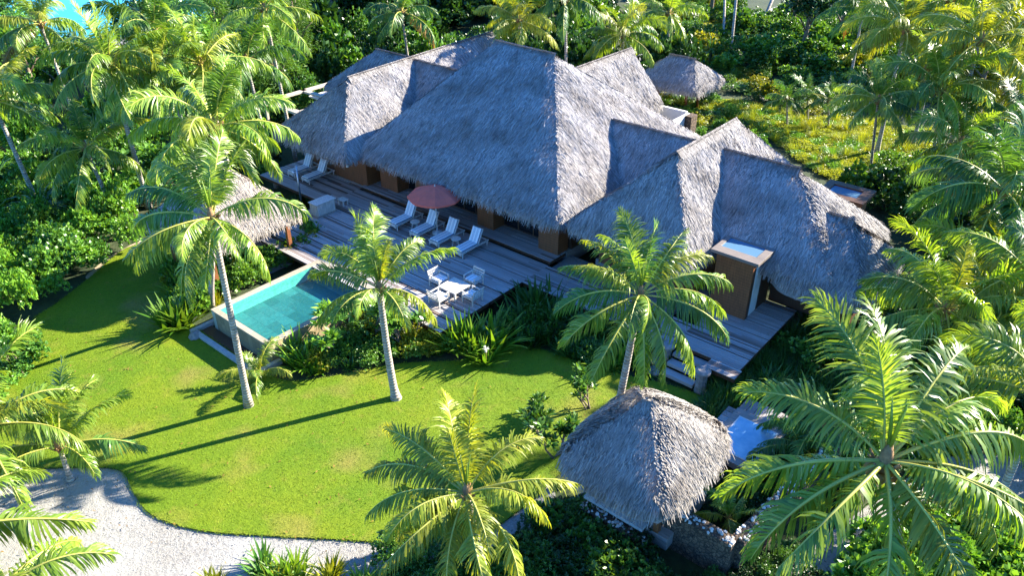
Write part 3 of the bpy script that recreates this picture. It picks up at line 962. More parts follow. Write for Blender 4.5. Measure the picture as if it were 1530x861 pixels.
sheet('verge', spline(w2([(205, 362), (165, 384), (130, 411), (137, 417), (174, 394), (215, 368)]), 3), M['soil_pale'], .02, label='narrow bare verge between lawn and shrubs')
sheet('gravel_bed', spline(w2([(1450, 470), (1560, 430), (1620, 460), (1560, 520), (1480, 510)]), 4), M['gravel'], .006, label='brown gravel patch at the right of the garden')

# ------------------------------------------------------------------ deck
def deck_boards(name, zones, label, z=1.0):
    r = random.Random(3); mb = MB()
    for (a0, a1, b0, b1, dz) in zones:
        b = b0
        row = 0
        while b < b1 - .05:
            w = min(.142, b1 - b)
            a = a0
            first = r.uniform(1.2, 4.5)
            while a < a1 - .01:
                e = min(a1, a + (first if a == a0 else r.uniform(3.2, 5.0)))
                if a1 - e < .5: e = a1
                mb.box(a + .003, e - .003, b, b + w - .014, z + dz - .03, z + dz + r.uniform(-.003, .003))
                a = e
            b += w
            row += 1
            if row % 6 == 0: b += .06
        # bearers as one slab, its dark colour standing in for the shaded void below
        mb.box(a0 + .03, a1 - .03, b0 + .03, b1 - .06, z + dz - .22, z + dz - .05, 1)
    o = mb.build(name, [M['deck'], M['dark_wood']], loc=H(0, 0, 0))
    o.rotation_euler = (0, 0, HA)
    o['kind'] = 'structure'; o['label'] = label
    return o
ZN = [(-14.2, -.9, -7.15, -3.9, 0), (-21.6, -15.2, -2.1, 2.0, 0), (-15.2, -.9, -3.9, .45, 0), (-15.2, -.9, .62, 2.0, .14), (-.9, 7.2, -1.6, .2, 0), (7.2, 10.2, -1.3, 4.4, 0), (8.95, 10.3, -2.0, -1.32, 0), (-.9, 7.2, .24, .40, .02)]
deck_boards('deck', ZN, 'weathered timber deck along the shaded front of the villa')
st = MB()
for k in range(3):
    st.box(7.4, 8.85, -1.33 - .42 * (k + 1), -1.35 - .42 * k, .62 - .24 * k, .78 - .24 * k)
o = st.build('steps', M['deck'], loc=H(0, 0, 0), bevel=.01); o.rotation_euler = (0, 0, HA); o['kind'] = 'structure'; o['label'] = 'timber steps down from the deck to the lawn'
gb = MB(); gb.box(-.85, 5.6, .5, 2.3, .2, .8); o = gb.build('gravel_pit', M['gravel'], loc=H(0, 0, 0)); o.rotation_euler = (0, 0, HA); o['kind'] = 'structure'; o['label'] = 'shaded gravel bed beside the walkway under the eaves'
fb = MB(); fb.box(-15, -.9, 2.0, 11, .3, 1.12); fb.box(-20.4, -14.5, .8, 17, .3, 1.05); fb.box(.6, 7.1, 2.4, 12.5, .3, 1.1)
o = fb.build('villa_floor', M['grey_wood'], loc=H(0, 0, 0)); o.rotation_euler = (0, 0, HA); o['kind'] = 'structure'; o['label'] = 'raised floor platform under the villa'

# ------------------------------------------------------------------ villa
V0 = thing('thatched_villa', 'large villa with steep grey thatched roofs above the timber deck', 'villa', H(0, 0, 0), HA)
def vroof(nm, rect, ze, r0, r1, zr, seed, label=None, **k):
    o = thatch_roof(nm, rect, ze, r0, r1, zr, V0, seed, **k)
    if label: o['label'] = label
    return o
vroof('thatched_roof', (-14.75, .05, 0, 14.5), 3.85, (-10.7, 7.75), (-6.15, 7.55), 9.1, 1, 'tall central thatched roof with short ridge')
vroof('thatched_roof', (-21.1, -14.1, -1.15, 19.5), 3.8, (-17.3, 2.2), (-18.3, 16.2), 6.95, 2, 'long left hipped thatched roof, sunlit right slope')
vroof('thatched_roof', (-17.8, -10.5, 4.3, 11.4), 3.75, (-17.6, 7.8), (-10.6, 7.8), 6.8, 3, 'low thatched link roof between left and central roofs')
vroof('thatched_roof', (-26.8, -19, 7.2, 13.0), 3.6, (-24.0, 10.1), (-19.1, 10.1), 6.0, 4, 'small thatched roof at far left of villa')
vroof('thatched_roof', (-11.4, -5.9, 9.5, 19.6), 3.6, (-8.7, 9.6), (-8.7, 19.6), 6.7, 5, 'sunlit thatched roof behind the central roof', gable=(True, True))
vroof('thatched_roof', (-3.2, 4.2, 5.1, 11.0), 3.8, (-3.1, 8.0), (4.1, 8.0), 6.15, 6, 'thatched link roof between central and right roofs')
vroof('thatched_roof', (0, 6.6, .35, 13.2), 3.75, (3.85, 3.5), (3.85, 9.4), 7.25, 7, 'right hipped thatched roof with sunlit slope')
vroof('thatched_roof', (3.6, 11.9, 3.0, 10.4), 3.6, (4.2, 7.05), (8.2, 7.05), 6.55, 8, rnd=.28, label='right thatched cross wing roof')
vroof('thatched_roof', (9.0, 13.15, 2.95, 8.9), 3.25, (9.2, 6.3), (11.2, 6.2), 5.35, 9, rnd=.5, label='lowest thatched roof at right end of villa')

def vpart(nm, boxes, mat, parent=V0, bevel=0.0, label=None):
    mb = MB()
    for b in boxes: mb.box(*b)
    o = mb.build(nm, mat, parent, bevel)
    if label: o['label'] = label
    return o
# walls
vpart('wall', [(-14.4, -.9, 2.35, 2.5, 1.1, 3.5), (-14.4, -.9, 11.0, 11.2, 1.1, 3.5), (-1.05, -.9, 2.5, 11, 1.1, 3.5), (-14.4, -14.25, 2.5, 11, 1.1, 3.5)], M['dark_wood'])
vpart('wall', [(-20.2, -14.9, .9, 1.05, 1.05, 3.4), (-20.2, -20.05, 1.05, 17, 1.05, 3.4), (-15.05, -14.9, 1.05, 17, 1.05, 3.4)], M['wall_wood'])
vpart('wall', [(.8, 6.05, 2.35, 2.5, 1.0, 3.6), (.8, .95, 2.5, 12.3, 1.0, 3.4), (5.9, 6.05, 2.5, 12.3, 1.0, 3.6)], M['wall_wood'])
vpart('wall', [(8.75, 10.9, 4.6, 4.75, .9, 3.2), (10.9, 11.05, 4.6, 9.6, 0, 3.2), (11.06, 12.3, 4.4, 4.5, 0, 2.8), (12.3, 12.45, 4.4, 8.0, 0, 2.8)], M['dark_wood'])
PIL = [(-14.2, -12.75), (-11.2, -10.0), (-6.45, -5.3), (-2.25, -1.0)]
for p0, p1 in PIL:
    vpart('pillar', [(p0, p1, 1.35, 2.2, 1.14, 3.5)], M['wall_wood'], bevel=.01)
def door(p0, p1, n):
    fr = MB(); y0, y1 = 2.2, 2.28
    fr.box(p0, p1, y0, y1, 3.2, 3.3); fr.box(p0, p1, y0, y1, 1.14, 1.2)
    w = (p1 - p0) / n
    for k in range(n + 1):
        x = p0 + k * w; fr.box(max(p0, x - .04), min(p1, x + .04), y0 + .002, y1 - .002, 1.2, 3.2)
    d = fr.build('sliding_door', M['dark_wood'], V0)
    for k in range(n):
        MB().box(p0 + k * w + .04, p0 + (k + 1) * w - .04, 2.23, 2.25, 1.2, 3.2).build('pane', M['glass'], d)
door(-12.75, -11.2, 2); door(-10.0, -6.45, 4); door(-5.3, -2.25, 3)
# outdoor bathroom block with its flat roof light
vpart('bathroom_wall', [(7.0, 8.72, 2.15, 2.27, 1.0, 3.91), (7.0, 7.12, 2.27, 4.5, 1.0, 3.91)], M['wall_wood'])
vpart('bathroom_door', [(8.6, 8.7, 2.5, 3.3, 1.0, 3.5)], M['plaster'])
vpart('door_post', [(8.6, 8.72, 2.28, 2.48, 1.0, 3.91), (8.6, 8.72, 3.34, 4.4, 1.0, 3.91)], M['dark_wood'])
fr = vpart('flat_roof', [(6.8, 9.0, 1.85, 2.4, 3.92, 4.06), (6.8, 9.0, 3.4, 3.7, 3.92, 4.06), (6.8, 7.0, 2.4, 3.4, 3.92, 4.06), (8.65, 9.0, 2.4, 3.4, 3.92, 4.06)], M['dark_grey_wood'], bevel=.01, label='small flat roof round a pale roof light')
sk = MB()
mn, nt_, b_, _ = newmat('roof_light_glass'); b_.inputs['Base Color'].default_value = (.10, .2, .3, 1); b_.inputs['Roughness'].default_value = .08
M['skylight'] = mn
sk.box(7.0, 8.65, 2.4, 3.4, 3.95, 4.02); sk.build('skylight', M['skylight'], fr)
# rear flat roof at right
fr2 = vpart('flat_roof', [(7.6, 10.0, 11.9, 12.4, 3.3, 3.5), (7.6, 10.0, 13.5, 14.0, 3.3, 3.5), (9.5, 10.0, 12.4, 13.5, 3.3, 3.5), (7.6, 8.0, 12.4, 13.5, 3.3, 3.5)], M['dark_wood'], bevel=.01)
MB().box(8.0, 9.5, 12.4, 13.5, 3.34, 3.42).build('skylight', M['skylight'], fr2)
vpart('bathroom_wall', [(8.0, 9.6, 12.1, 12.22, 0, 3.3), (9.6, 9.72, 12.1, 13.8, 0, 3.3)], M['wall_wood'])
# white parapet court behind
vpart('court_wall', [(-8.3, -4.3, 19.9, 20.1, 0, 3.1), (-4.3, -4.1, 17.2, 20.1, 0, 3.0), (-8.3, -4.3, 17.2, 17.4, 0, 2.4)], M['plaster'], label='white plastered court wall at the back')
vpart('court_wall', [(-4.08, -3.6, 19.4, 20.2, 0, 3.0)], M['lava'])
# flat timber court roof at far left
fl = vpart('pergola', [(-28.3, -24.2, 3.0, 3.5, 2.9, 3.05), (-28.3, -27.9, 3.5, 9.5, 2.9, 3.05), (-28.3, -24.2, 9.5, 9.9, 2.9, 3.05), (-28.3, -24.2, 6.3, 6.7, 2.9, 3.05), (-24.6, -24.2, 3.5, 9.5, 2.9, 3.05)], M['slat_wood'], bevel=.01, label='flat timber frame round a white court at far left')
for x in (-28.1, -24.4):
    for y in (3.2, 9.7): MB().box(x - .08, x + .08, y - .08, y + .08, 0, 2.9).build('post', M['slat_wood'], fl)
MB().box(-27.9, -24.6, 6.7, 9.5, 2.5, 2.6).build('canopy', M['plaster'], fl)

# ------------------------------------------------------------------ pavilions
g0 = thing('thatched_gazebo', 'thatched garden gazebo left of the pool behind tall palms', 'gazebo', H(-14.3, -8.75, 0), HA)
thatch_roof('thatched_roof', (-2.65, 2.6, -2.9, 2.95), 3.1, (-.15, .1), (.15, .1), 5.85, g0, 21, mat='thatch_tan')
for x in (-1.9, 1.9):
    for y in (-2.1, 2.2): MB().box(x - .1, x + .1, y - .1, y + .1, 0, 2.7).build('post', M['wall_wood'], g0)
MB().box(-2.0, 2.0, -2.2, 2.3, 0.0, .35).build('base', M['grey_wood'], g0, .02)
MB().box(-1.8, 1.8, 2.2, 2.3, .35, 1.1).build('bench_back', M['dark_wood'], g0)

h0 = thing('spa_hut', 'small square hut with one peaked thatched roof above a stone wall', 'hut', H(10.9, -9.8, 0), HA)
thatch_roof('thatched_roof', (-2.15, 1.85, -2.35, 2.5), 3.5, (-.32, .05), (-.12, .05), 5.42, h0, 22, mat='thatch_hut', dens=420, fringe=1.6, blen=(.28, .5), bw=.0135, rnd=.36)
for x in (-1.2, .9):
    for y in (-.6, 1.7): MB().box(x - .09, x + .09, y - .09, y + .09, 0, 3.1).build('post', M['wall_wood'], h0)
MB().box(-1.6, .62, -1.05, -.7, .9, 1.02).build('ledge', M['kerb'], h0, .015)
MB().box(-1.55, .6, -.95, -.8, 0, .9).build('wall', M['lava'], h0)
MB().box(-1.3, 1.2, 1.7, 1.8, 0, 2.9).build('wall', M['wall_wood'], h0)
MB().box(-1.4, 1.35, -.7, 1.9, .3, .8).build('floor_deck', M['grey_wood'], h0)
MB().tube([(-2.0, -.6, 2.35), (-1.2, -.9, 2.6)], .05, 6).build('beam', M['slat_wood'], h0)

q0 = thing('garden_pavilion', 'small thatched shelter on posts in the garden behind the villa', 'shelter', H(-9.4, 28.3, 0), HA)
thatch_roof('thatched_roof', (-2.95, 2.75, -2.6, 2.4), 2.65, (-1.2, 0), (1.1, 0), 4.25, q0, 23)
for x in (-1.3, 1.2):
    for y in (-1.0, 1.0): MB().tube([(x, y, 0), (x, y, 2.7)], .13, 8).build('post', M['wall_wood'], q0, smooth=True)
for x in (-1.3, 1.2): MB().box(x - .3, x + .3, -1.3, -.7, 0, .8).build('plinth', M['lava'], q0, .03)

# ------------------------------------------------------------------ pool
P0 = thing('swimming_pool', 'raised turquoise plunge pool with pale stone rim at the deck edge', 'pool', H(-7.9, -9.6, 0), HA)
x0, x1, y0, y1, zt = -2.15, 2.15, -2.95, 3.0, 1.05
w = .25
MB().box(x0, x0 + w, y0, y1, -.3, zt - .06).build('side_wall', M['pool_side'], P0)
MB().box(x1 - w, x1, y0, y1, -.3, zt - .06).build('side_wall', M['pool_wall'], P0)
MB().box(x0 + w, x1 - w, y0, y0 + w, -.3, zt - .06).build('end_wall', M['pool_wall'], P0)
MB().box(x0 + w, x1 - w, y1 - w, y1, -.3, zt - .06).build('end_wall', M['pool_wall'], P0)
cp = MB()
cp.box(x0 - .02, x0 + w + .01, y0 - .02, y1, zt - .055, zt); cp.box(x1 - w - .01, x1 + .02, y0 - .02, y1, zt - .055, zt)
cp.box(x0 + w + .012, x1 - w - .012, y0 - .02, y0 + w, zt - .055, zt - .012); cp.box(x0 + w + .012, x1 - w - .012, y1 - w, y1, zt - .055, zt)
cp.build('coping', M['coping'], P0, .008)
MB().box(x0 + w, x1 - w, y0 + w, y1 - w, .28, .38).build('pool_floor', M['pool_tile'], P0)
wp = MB(); wp.add([(x0 + w, y0 + w, zt - .07), (x1 - w, y0 + w, zt - .07), (x1 - w, y1 - w, zt - .07), (x0 + w, y1 - w, zt - .07)], [(0, 1, 2, 3)])
wp.build('water_surface', M['water'], P0)
cb = MB()
cb.box(x0 - .55, x1 + .25, y0 - .95, y0 - .72, -.05, .2); cb.box(x0 - .55, x0 - .33, y0 - .72, y0 + .25, -.05, .2); cb.box(x1 + .03, x1 + .25, y0 - .72, y0 + .4, -.05, .2)
cb.build('basin_kerb', M['kerb'], P0, .015)
MB().box(x0 - .33, x1 + .03, y0 - .72, y0 - .001, -.03, .03).build('basin_floor', M['dark_wood'], P0)

# spa tub
S0 = thing('spa_tub', 'square sunken tub of pale blue water set in a small deck behind the hut', 'hot tub', H(12.0, -4.4, 0), HA)
MB().box(-1.0, 1.05, -1.5, 1.4, .35, .60).build('rim', M['grey_wood'], S0, .01)
MB().box(-.72, .85, -1.15, .95, .603, .64).build('tub_edge', M['plaster'], S0, .01)
wq = MB(); wq.add([(-.66, -1.09, .648), (.79, -1.09, .648), (.79, .89, .648), (-.66, .89, .648)], [(0, 1, 2, 3)])
mm, nt_, b_, _ = newmat('tub_water'); b_.inputs['Roughness'].default_value = .12
f_ = noise(nt_, 2.2, 3, .6, objco(nt_)); L(nt_, ramp(nt_, f_, [(.3, (.22, .48, .66)), (.7, (.4, .66, .8))]), b_.inputs['Base Color'])
bump(nt_, b_, noise(nt_, 6, 3, .6, objco(nt_)), .25, .03); M['tub_water'] = mm
wq.build('water_surface', M['tub_water'], S0)
sb = MB()
for k in range(9): sb.box(-1.35, -1.02, -1.5 + k * .32, -1.5 + k * .32 + .3, .45, .5)
for k in range(7): sb.box(-1.0 + k * .3, -1.0 + k * .3 + .28, 1.42, 2.3, .45, .5)
sb.build('deck_surround', M['deck'], S0)

# stone garden walls with coral copings
def stone_wall(label, pts, h, th, seed, zb=0):
    r = random.Random(seed)
    base = H(*pts[0], 0); t = thing('stone_wall', label, 'garden wall', base, 0)
    mb = MB(); cm = MB()
    for i in range(len(pts) - 1):
        p, q = H(*pts[i], 0) - base, H(*pts[i + 1], 0) - base
        d = (q - p); ln = d.length; d.normalize(); n = Vector((-d.y, d.x, 0)) * th / 2
        if i: p = p + d * th / 2
        vs = [p - n, q - n, q + n, p + n]
        mb.add([(v.x, v.y, zb) for v in vs] + [(v.x, v.y, h) for v in vs], [(3, 2, 1, 0), (4, 5, 6, 7), (0, 1, 5, 4), (1, 2, 6, 5), (2, 3, 7, 6), (3, 0, 4, 7)])
        for k in range(int(ln * th * 60)):
            u = r.random() * ln; s = r.uniform(-.5, .5)
            c = p + d * u + n * 2 * s; rr = r.uniform(.04, .085)
            pts8 = []
            for z in (0, 1):
                for a in range(5):
                    an = a * 1.256 + r.uniform(-.3, .3); q8 = rr * r.uniform(.7, 1.2) * (1 - .35 * z)
                    pts8.append((c.x + math.cos(an) * q8, c.y + math.sin(an) * q8, h - .02 + z * rr * r.uniform(.7, 1.1)))
            cm.add(pts8, [(4, 3, 2, 1, 0), (5, 6, 7, 8, 9)] + [(a, (a + 1) % 5, 5 + (a + 1) % 5, 5 + a) for a in range(5)])
    mb.build('masonry', M['lava'], t); cm.build('coping', M['coral'], t)
    return t
stone_wall('dark lava stone wall topped with white coral lumps beside the square hut', [(11.25, -9.9), (14.1, -9.9), (14.85, -3.4)], 1.55, .42, 5)
stone_wall('low brown stone garden wall running to the far left end of the villa', [(-40, 2.3), (-28.6, 2.6)], 1.4, .45, 6)
stone_wall('lower stone retaining wall below the hut ledge', [(9.3, -10.95), (11.75, -10.95)], .75, .3, 8)
# ------------------------------------------------------------------ furniture
def children(o): return [c for c in scene.objects if c.parent == o]
def copy_tree(o, parent=None):
    c = o.copy(); COL.objects.link(c)
    c.parent = parent
    for ch in children(o): copy_tree(ch, c)
    return c

def make_lounger():
    t = thing('sun_lounger', '', 'sun lounger', (0, 0, 0))
    f = MB()                                   # foot at y=-1, head at y=+1
    for x in (-.33, .33): f.box(x - .035, x + .035, -1.0, 1.0, .26, .34)
    for y in (-.98, .2, .96): f.box(-.295, .295, y - .03, y + .03, .265, .33)
    for k in range(11): f.box(-.295, .295, -.92 + k * .105, -.92 + k * .105 + .07, .335, .352)
    f.build('frame', M['white_wood'], t, .008)
    ap = MB()                                  # curved apron at the foot
    n = 8
    for k in range(n):
        u0, u1 = -.30 + .6 * k / n, -.30 + .6 * (k + 1) / n
        zl = .2 - .08 * abs((u0 + u1) / .6) ** 2
        ap.box(u0, u1, -1.03, -1.0, zl, .34)
    ap.build('apron', M['white_wood'], t)
    for x in (-.33, .33):
        for y in (-.95, .9):
            MB().tube([(x, y, 0), (x, y, .26)], [.025, .045], 6).build('leg', M['white_wood'], t)
    rot = Euler((R(62), 0, 0)).to_matrix()
    b = MB(); piv = Vector((0, .22, .36))
    def pt(x, y, z): return piv + rot @ Vector((x, y, z))
    def pbox(x0, x1, y0, y1, z0, z1):
        vs = [pt(x, y, z) for z in (z0, z1) for x, y in ((x0, y0), (x1, y0), (x1, y1), (x0, y1))]
        b.add(vs, [(3, 2, 1, 0), (4, 5, 6, 7), (0, 1, 5, 4), (1, 2, 6, 5), (2, 3, 7, 6), (3, 0, 4, 7)])
    for x in (-.31, .31): pbox(x - .03, x + .03, 0, .82, -.05, 0)
    for y in (.05, .4, .78): pbox(-.28, .28, y - .03, y + .03, -.045, -.005)
    b.build('backrest', M['white_wood'], t, .006)
    s = MB(); s.box(-.29, .29, -.98, .2, .355, .425); s.build('seat_cushion', M['stripe'], t, .025)
    b = MB(); pbox(-.29, .29, .02, .8, .005, .075); b.build('back_cushion', M['stripe'], t, .025)
    return t
lo = make_lounger()
LG = 'striped sun loungers on the deck'
spots = []
for (u, v), lb in zip([(599.6, 343), (630, 358), (659, 371), (692, 387.6)], ['blue striped lounger half hidden at the far left side of the red parasol', 'blue striped lounger directly below the red parasol', 'blue striped lounger between the red parasol and the end lounger', 'blue striped lounger at the right end of the parasol row']):
    a, b = ab(u, v, 1.0); spots.append((a - .37, -.85, lb))
for (u, v), lb in zip([(441, 267.5), (461, 277)], ['farther of the two striped loungers near the left thatched roof', 'nearer of the two striped loungers near the left thatched roof']):
    a, b = ab(u, v, 1.0); spots.append((a - .37, -.1, lb))
for i, (a, b, lb) in enumerate(spots):
    o = lo if i == 0 else copy_tree(lo)
    o.location = H(a, b, 1.004); o.rotation_euler = (0, 0, HA); o['label'] = lb; o['group'] = LG

def side_table(label, a, b):
    t = thing('side_table', label, 'side table', H(a, b, 1.004), HA, 'small round side tables')
    MB().tube([(0, 0, .40), (0, 0, .44)], .26, 18).build('table_top', M['white_wood'], t)
    for k in range(3):
        an = k * 2.094
        MB().tube([(math.cos(an) * .2, math.sin(an) * .2, 0), (math.cos(an) * .13, math.sin(an) * .13, .4)], .025, 6).build('leg', M['white_wood'], t)
a1 = (spots[0][0] + spots[1][0]) / 2; a3 = (spots[2][0] + spots[3][0]) / 2
side_table('round side table between the two left loungers under the parasol', a1 + .05, -1.0)
side_table('round side table between the two right loungers of the row', a3 - .05, -1.0)

u0 = thing('parasol', 'faded red octagonal parasol shading the row of loungers', 'parasol', H((spots[1][0] + spots[2][0]) / 2 - .25, -.6, 1.004), HA)
MB().tube([(0, 0, 0), (0, 0, 2.75)], .032, 8).build('pole', M['white_wood'], u0)
MB().tube([(0, 0, 0), (0, 0, .1), (0, 0, .14)], [.28, .28, .06], 14).build('base', M['plaster'], u0)
cm = MB(); n = 8; Rr = 1.45
rings = [(0.0, 2.72), (.55, 2.60), (1.05, 2.42), (Rr, 2.22)]
vs, fs = [(0, 0, 2.72)], []
for r_, z in rings[1:]:
    for k in range(n * 3):
        a = 2 * math.pi * k / (n * 3); q = r_ * (1.0 if k % 3 == 0 else .945) ; zz = z - (0 if k % 3 == 0 else .025)
        vs.append((math.cos(a) * q, math.sin(a) * q, zz))
m3 = n * 3
for k in range(m3): fs.append((0, 1 + k, 1 + (k + 1) % m3))
for j in range(2):
    for k in range(m3): fs.append((1 + j * m3 + k, 1 + (j + 1) * m3 + k, 1 + (j + 1) * m3 + (k + 1) % m3, 1 + j * m3 + (k + 1) % m3))
lo_ = len(vs)
for k in range(m3):
    x, y, z = vs[1 + 2 * m3 + k]; vs.append((x * 1.005, y * 1.005, z - .09))
for k in range(m3): fs.append((1 + 2 * m3 + k, lo_ + k, lo_ + (k + 1) % m3, 1 + 2 * m3 + (k + 1) % m3))
cm.add(vs, fs); o = cm.build('canopy', M['red'], u0)
sd = o.modifiers.new('thickness', 'SOLIDIFY'); sd.thickness = .012
for k in range(n):
    a = 2 * math.pi * k / n
    MB().tube([(0, 0, 2.66), (math.cos(a) * 1.38, math.sin(a) * 1.38, 2.2)], .012, 5).build('rib', M['white_wood'], u0)
MB().tube([(0, 0, 2.72), (0, 0, 2.82)], [.04, .02], 8).build('finial', M['white_wood'], u0)

def make_armchair():
    t = thing('armchair', '', 'armchair', (0, 0, 0))      # faces -y, back at +y
    f = MB()
    for x in (-.36, .36):
        f.box(x - .03, x + .03, -.36, .36, .58, .625)
        f.box(x - .02, x + .02, -.33, .33, .30, .36)
    f.box(-.33, .33, -.34, -.29, .28, .36); f.box(-.33, .33, .29, .34, .28, .36)
    for k in range(6): f.box(-.33, .33, -.27 + k * .095, -.27 + k * .095 + .06, .335, .35)
    f.build('frame', M['white_wood'], t, .008)
    for x in (-.36, .36):
        for y, h in ((-.33, .58), (.33, .58)): MB().box(x - .03, x + .03, y - .03, y + .03, 0, h).build('leg', M['white_wood'], t, .005)
    b = MB(); rot = Euler((R(-12), 0, 0)).to_matrix()
    for z0, z1 in ((.38, .44), (.5, .56), (.62, .68), (.74, .84)):
        b.box(-.36, .36, .34, .37, z0, z1, 0, rot, (0, .34, .38))
    for x in (-.36, .36): b.box(x - .025, x + .025, .335, .375, .36, .85, 0, rot, (0, .34, .38))
    b.build('backrest', M['white_wood'], t)
    MB().box(-.31, .31, -.34, .28, .352, .45).build('seat_cushion', M['stripe'], t, .03)
    return t
c0 = make_armchair()
ta, tb = -2.62, -4.45
CH = [(ta, tb - 1.05, math.pi, 'whitewashed armchair with its back to the lawn, nearest the curved palm'), (ta + 1.08, tb + .05, -math.pi / 2, 'whitewashed armchair at the right side of the coffee table'),
      (ta + .15, tb + 1.15, 0, 'whitewashed armchair facing us beyond the coffee table'), (ta - 1.1, tb + .1, math.pi / 2, 'armchair partly behind palm fronds at the left of the coffee table')]
for i, (a, b, rz, lb) in enumerate(CH):
    o = c0 if i == 0 else copy_tree(c0)
    o.scale = (.92,) * 3
    o.location = H(a, b, 1.004); o.rotation_euler = (0, 0, HA + rz); o['label'] = lb; o['group'] = 'armchairs round the coffee table'
t = thing('coffee_table', 'low square whitewashed coffee table among four armchairs', 'table', H(ta, tb, 1.004), HA)
tp = MB()
for k in range(6): tp.box(-.48 + k * .161, -.48 + k * .161 + .152, -.46, .46, .405, .44)
tp.box(-.54, .54, -.54, -.47, .40, .445); tp.box(-.54, .54, .47, .54, .40, .445); tp.box(-.54, -.485, -.468, .468, .40, .445); tp.box(.488, .54, -.468, .468, .40, .445)
tp.build('table_top', M['white_wood'], t, .004)
for x in (-.48, .48):
    for y in (-.48, .48): MB().box(x - .04, x + .04, y - .04, y + .04, 0, .4).build('leg', M['white_wood'], t, .006)

t = thing('towel_cabinet', 'whitewashed slatted towel cabinet with a pale lid on the deck', 'cabinet', H(-14.15, -3.0, 1.004), HA)
b = MB(); b.box(-.31, .31, -.62, .62, .08, .78); b.build('body', M['slat_wood'], t, .01)
sl = MB()
for k in range(15): sl.box(.312, .335, -.56 + k * .076, -.56 + k * .076 + .045, .13, .74)
for k in range(6): sl.box(-.28 + k * .096, -.28 + k * .096 + .06, -.645, -.622, .13, .74)
sl.build('slats', M['white_wood'], t)
MB().box(-.37, .38, -.69, .69, .78, .83).build('lid', M['white_wood'], t, .012)
MB().box(-.33, .36, -.66, .66, 0, .08).build('plinth', M['grey_wood'], t)
t = thing('step_stool', 'small white stool on the deck behind the cabinet', 'stool', H(-14.2, -1.55, 1.004), HA)
MB().box(-.26, .26, -.2, .2, .3, .36).build('seat', M['white_wood'], t, .01)
for x in (-.2, .2):
    for y in (-.15, .15): MB().box(x - .03, x + .03, y - .03, y + .03, 0, .3).build('leg', M['white_wood'], t)
t = thing('shower_post', 'slim grey outdoor shower post standing left of the cabinet', 'shower', H(-17.0, -2.45, .2), HA)
MB().tube([(0, 0, 0), (.0, 0, 2.75)], .06, 10).build('post', M['metal'], t, smooth=True)
MB().tube([(0, -.04, 2.45), (.1, -.3, 2.5)], [.03, .03], 8).build('shower_arm', M['metal'], t)
MB().tube([(.1, -.3, 2.5), (.1, -.31, 2.44)], [.05, .09], 10).build('shower_head', M['plaster'], t)
for (a, b, z, lb) in ((-19.0, .7, 2.75, 'small white wall lamp above the two far loungers'), (-15.05, -.3, 2.7, 'small white lamp under the left thatched eave')):
    t = thing('wall_lamp', lb, 'lamp', H(a, b, z), HA)
    MB().tube([(0, 0, 0), (0, 0, .14)], [.09, .06], 10).build('lamp_shade', M['plaster'], t); MB().box(-.03, .03, 0, .25, .04, .09).build('bracket', M['metal'], t)
# stone posts and rocks by the steps
for (a, b, lb) in ((9.1, -2.35, 'squat dark stone post with a round cap right of the steps'), (7.1, -1.7, 'squat dark stone post with a round cap left of the steps')):
    t = thing('stone_post', lb, 'stone post', H(a, b, 0), HA)
    MB().tube([(0, 0, 0), (0, 0, .5), (0, 0, .95)], [.26, .22, .22], 10).build('shaft', M['rock'], t, .01)
    MB().tube([(0, 0, .95), (0, 0, 1.05), (0, 0, 1.12)], [.34, .34, .22], 12).build('cap', M['rock'], t, .01)
def boulder(label, p, s, seed):
    r = random.Random(seed); bm = bmesh.new(); bmesh.ops.create_icosphere(bm, subdivisions=3, radius=s)
    ph = [r.uniform(0, 6) for _ in range(6)]
    for v in bm.verts:
        n = v.co.normalized()
        k = 1 + .18 * math.sin(3 * n.x + ph[0]) + .15 * math.sin(4 * n.y + ph[1]) + .12 * math.sin(5 * n.z + ph[2]) + .06 * math.sin(9 * n.x + 7 * n.y + ph[3])
        v.co = n * s * k; v.co.z *= .7
    me = bpy.data.meshes.new('boulder'); bm.to_mesh(me); bm.free(); me.materials.append(M['rock'])
    o = link('boulder', me, None, Vector(p) + Vector((0, 0, s * .45)))
    tag(o, label, 'boulder'); return o
boulder('grey boulder among ferns left of the steps', H(6.6, -2.0, 0), .42, 1)
boulder('smaller grey boulder beside the left stone post', H(7.0, -2.6, 0), .28, 2)
boulder('dark boulder by the outer corner of the pool basin', at(292, 505, 0), .28, 3)

# ------------------------------------------------------------------ palms
palm('tall straight coconut palm on the lawn in front of the pool', at(316, 325, 8.6), at(372, 608), 3.15, 22, 20, 5, low=False, trad=.125, nuts=5,
     custom=[(120, 62, 1), (90, 72, 1), (62, 60, .9), (5, 30, 1.05), (-30, 0, 1), (-110, -18, 1), (-100, 20, .8), (200, -6, 1.02), (182, 16, 1.05), (160, 34, 1.05), (145, 50, .95), (-60, 18, .85), (225, 8, .95), (105, 84, .6), (250, -22, .85), (-75, -25, .8)])
palm('short curved coconut palm in the middle of the lawn', at(567, 432, 5.1), at(592, 597), 2.9, 16, 75, 8, low=True, trad=.15,
     custom=[(115, 70, 1.08), (82, 74, 1.1), (12, 46, 1.1), (-22, 14, .95), (175, 38, 1), (203, 10, .95), (150, 46, 1), (45, 58, .9), (230, 20, .8), (-60, 20, .85), (-100, 34, .7), (100, 84, .6), (60, 82, .6)])
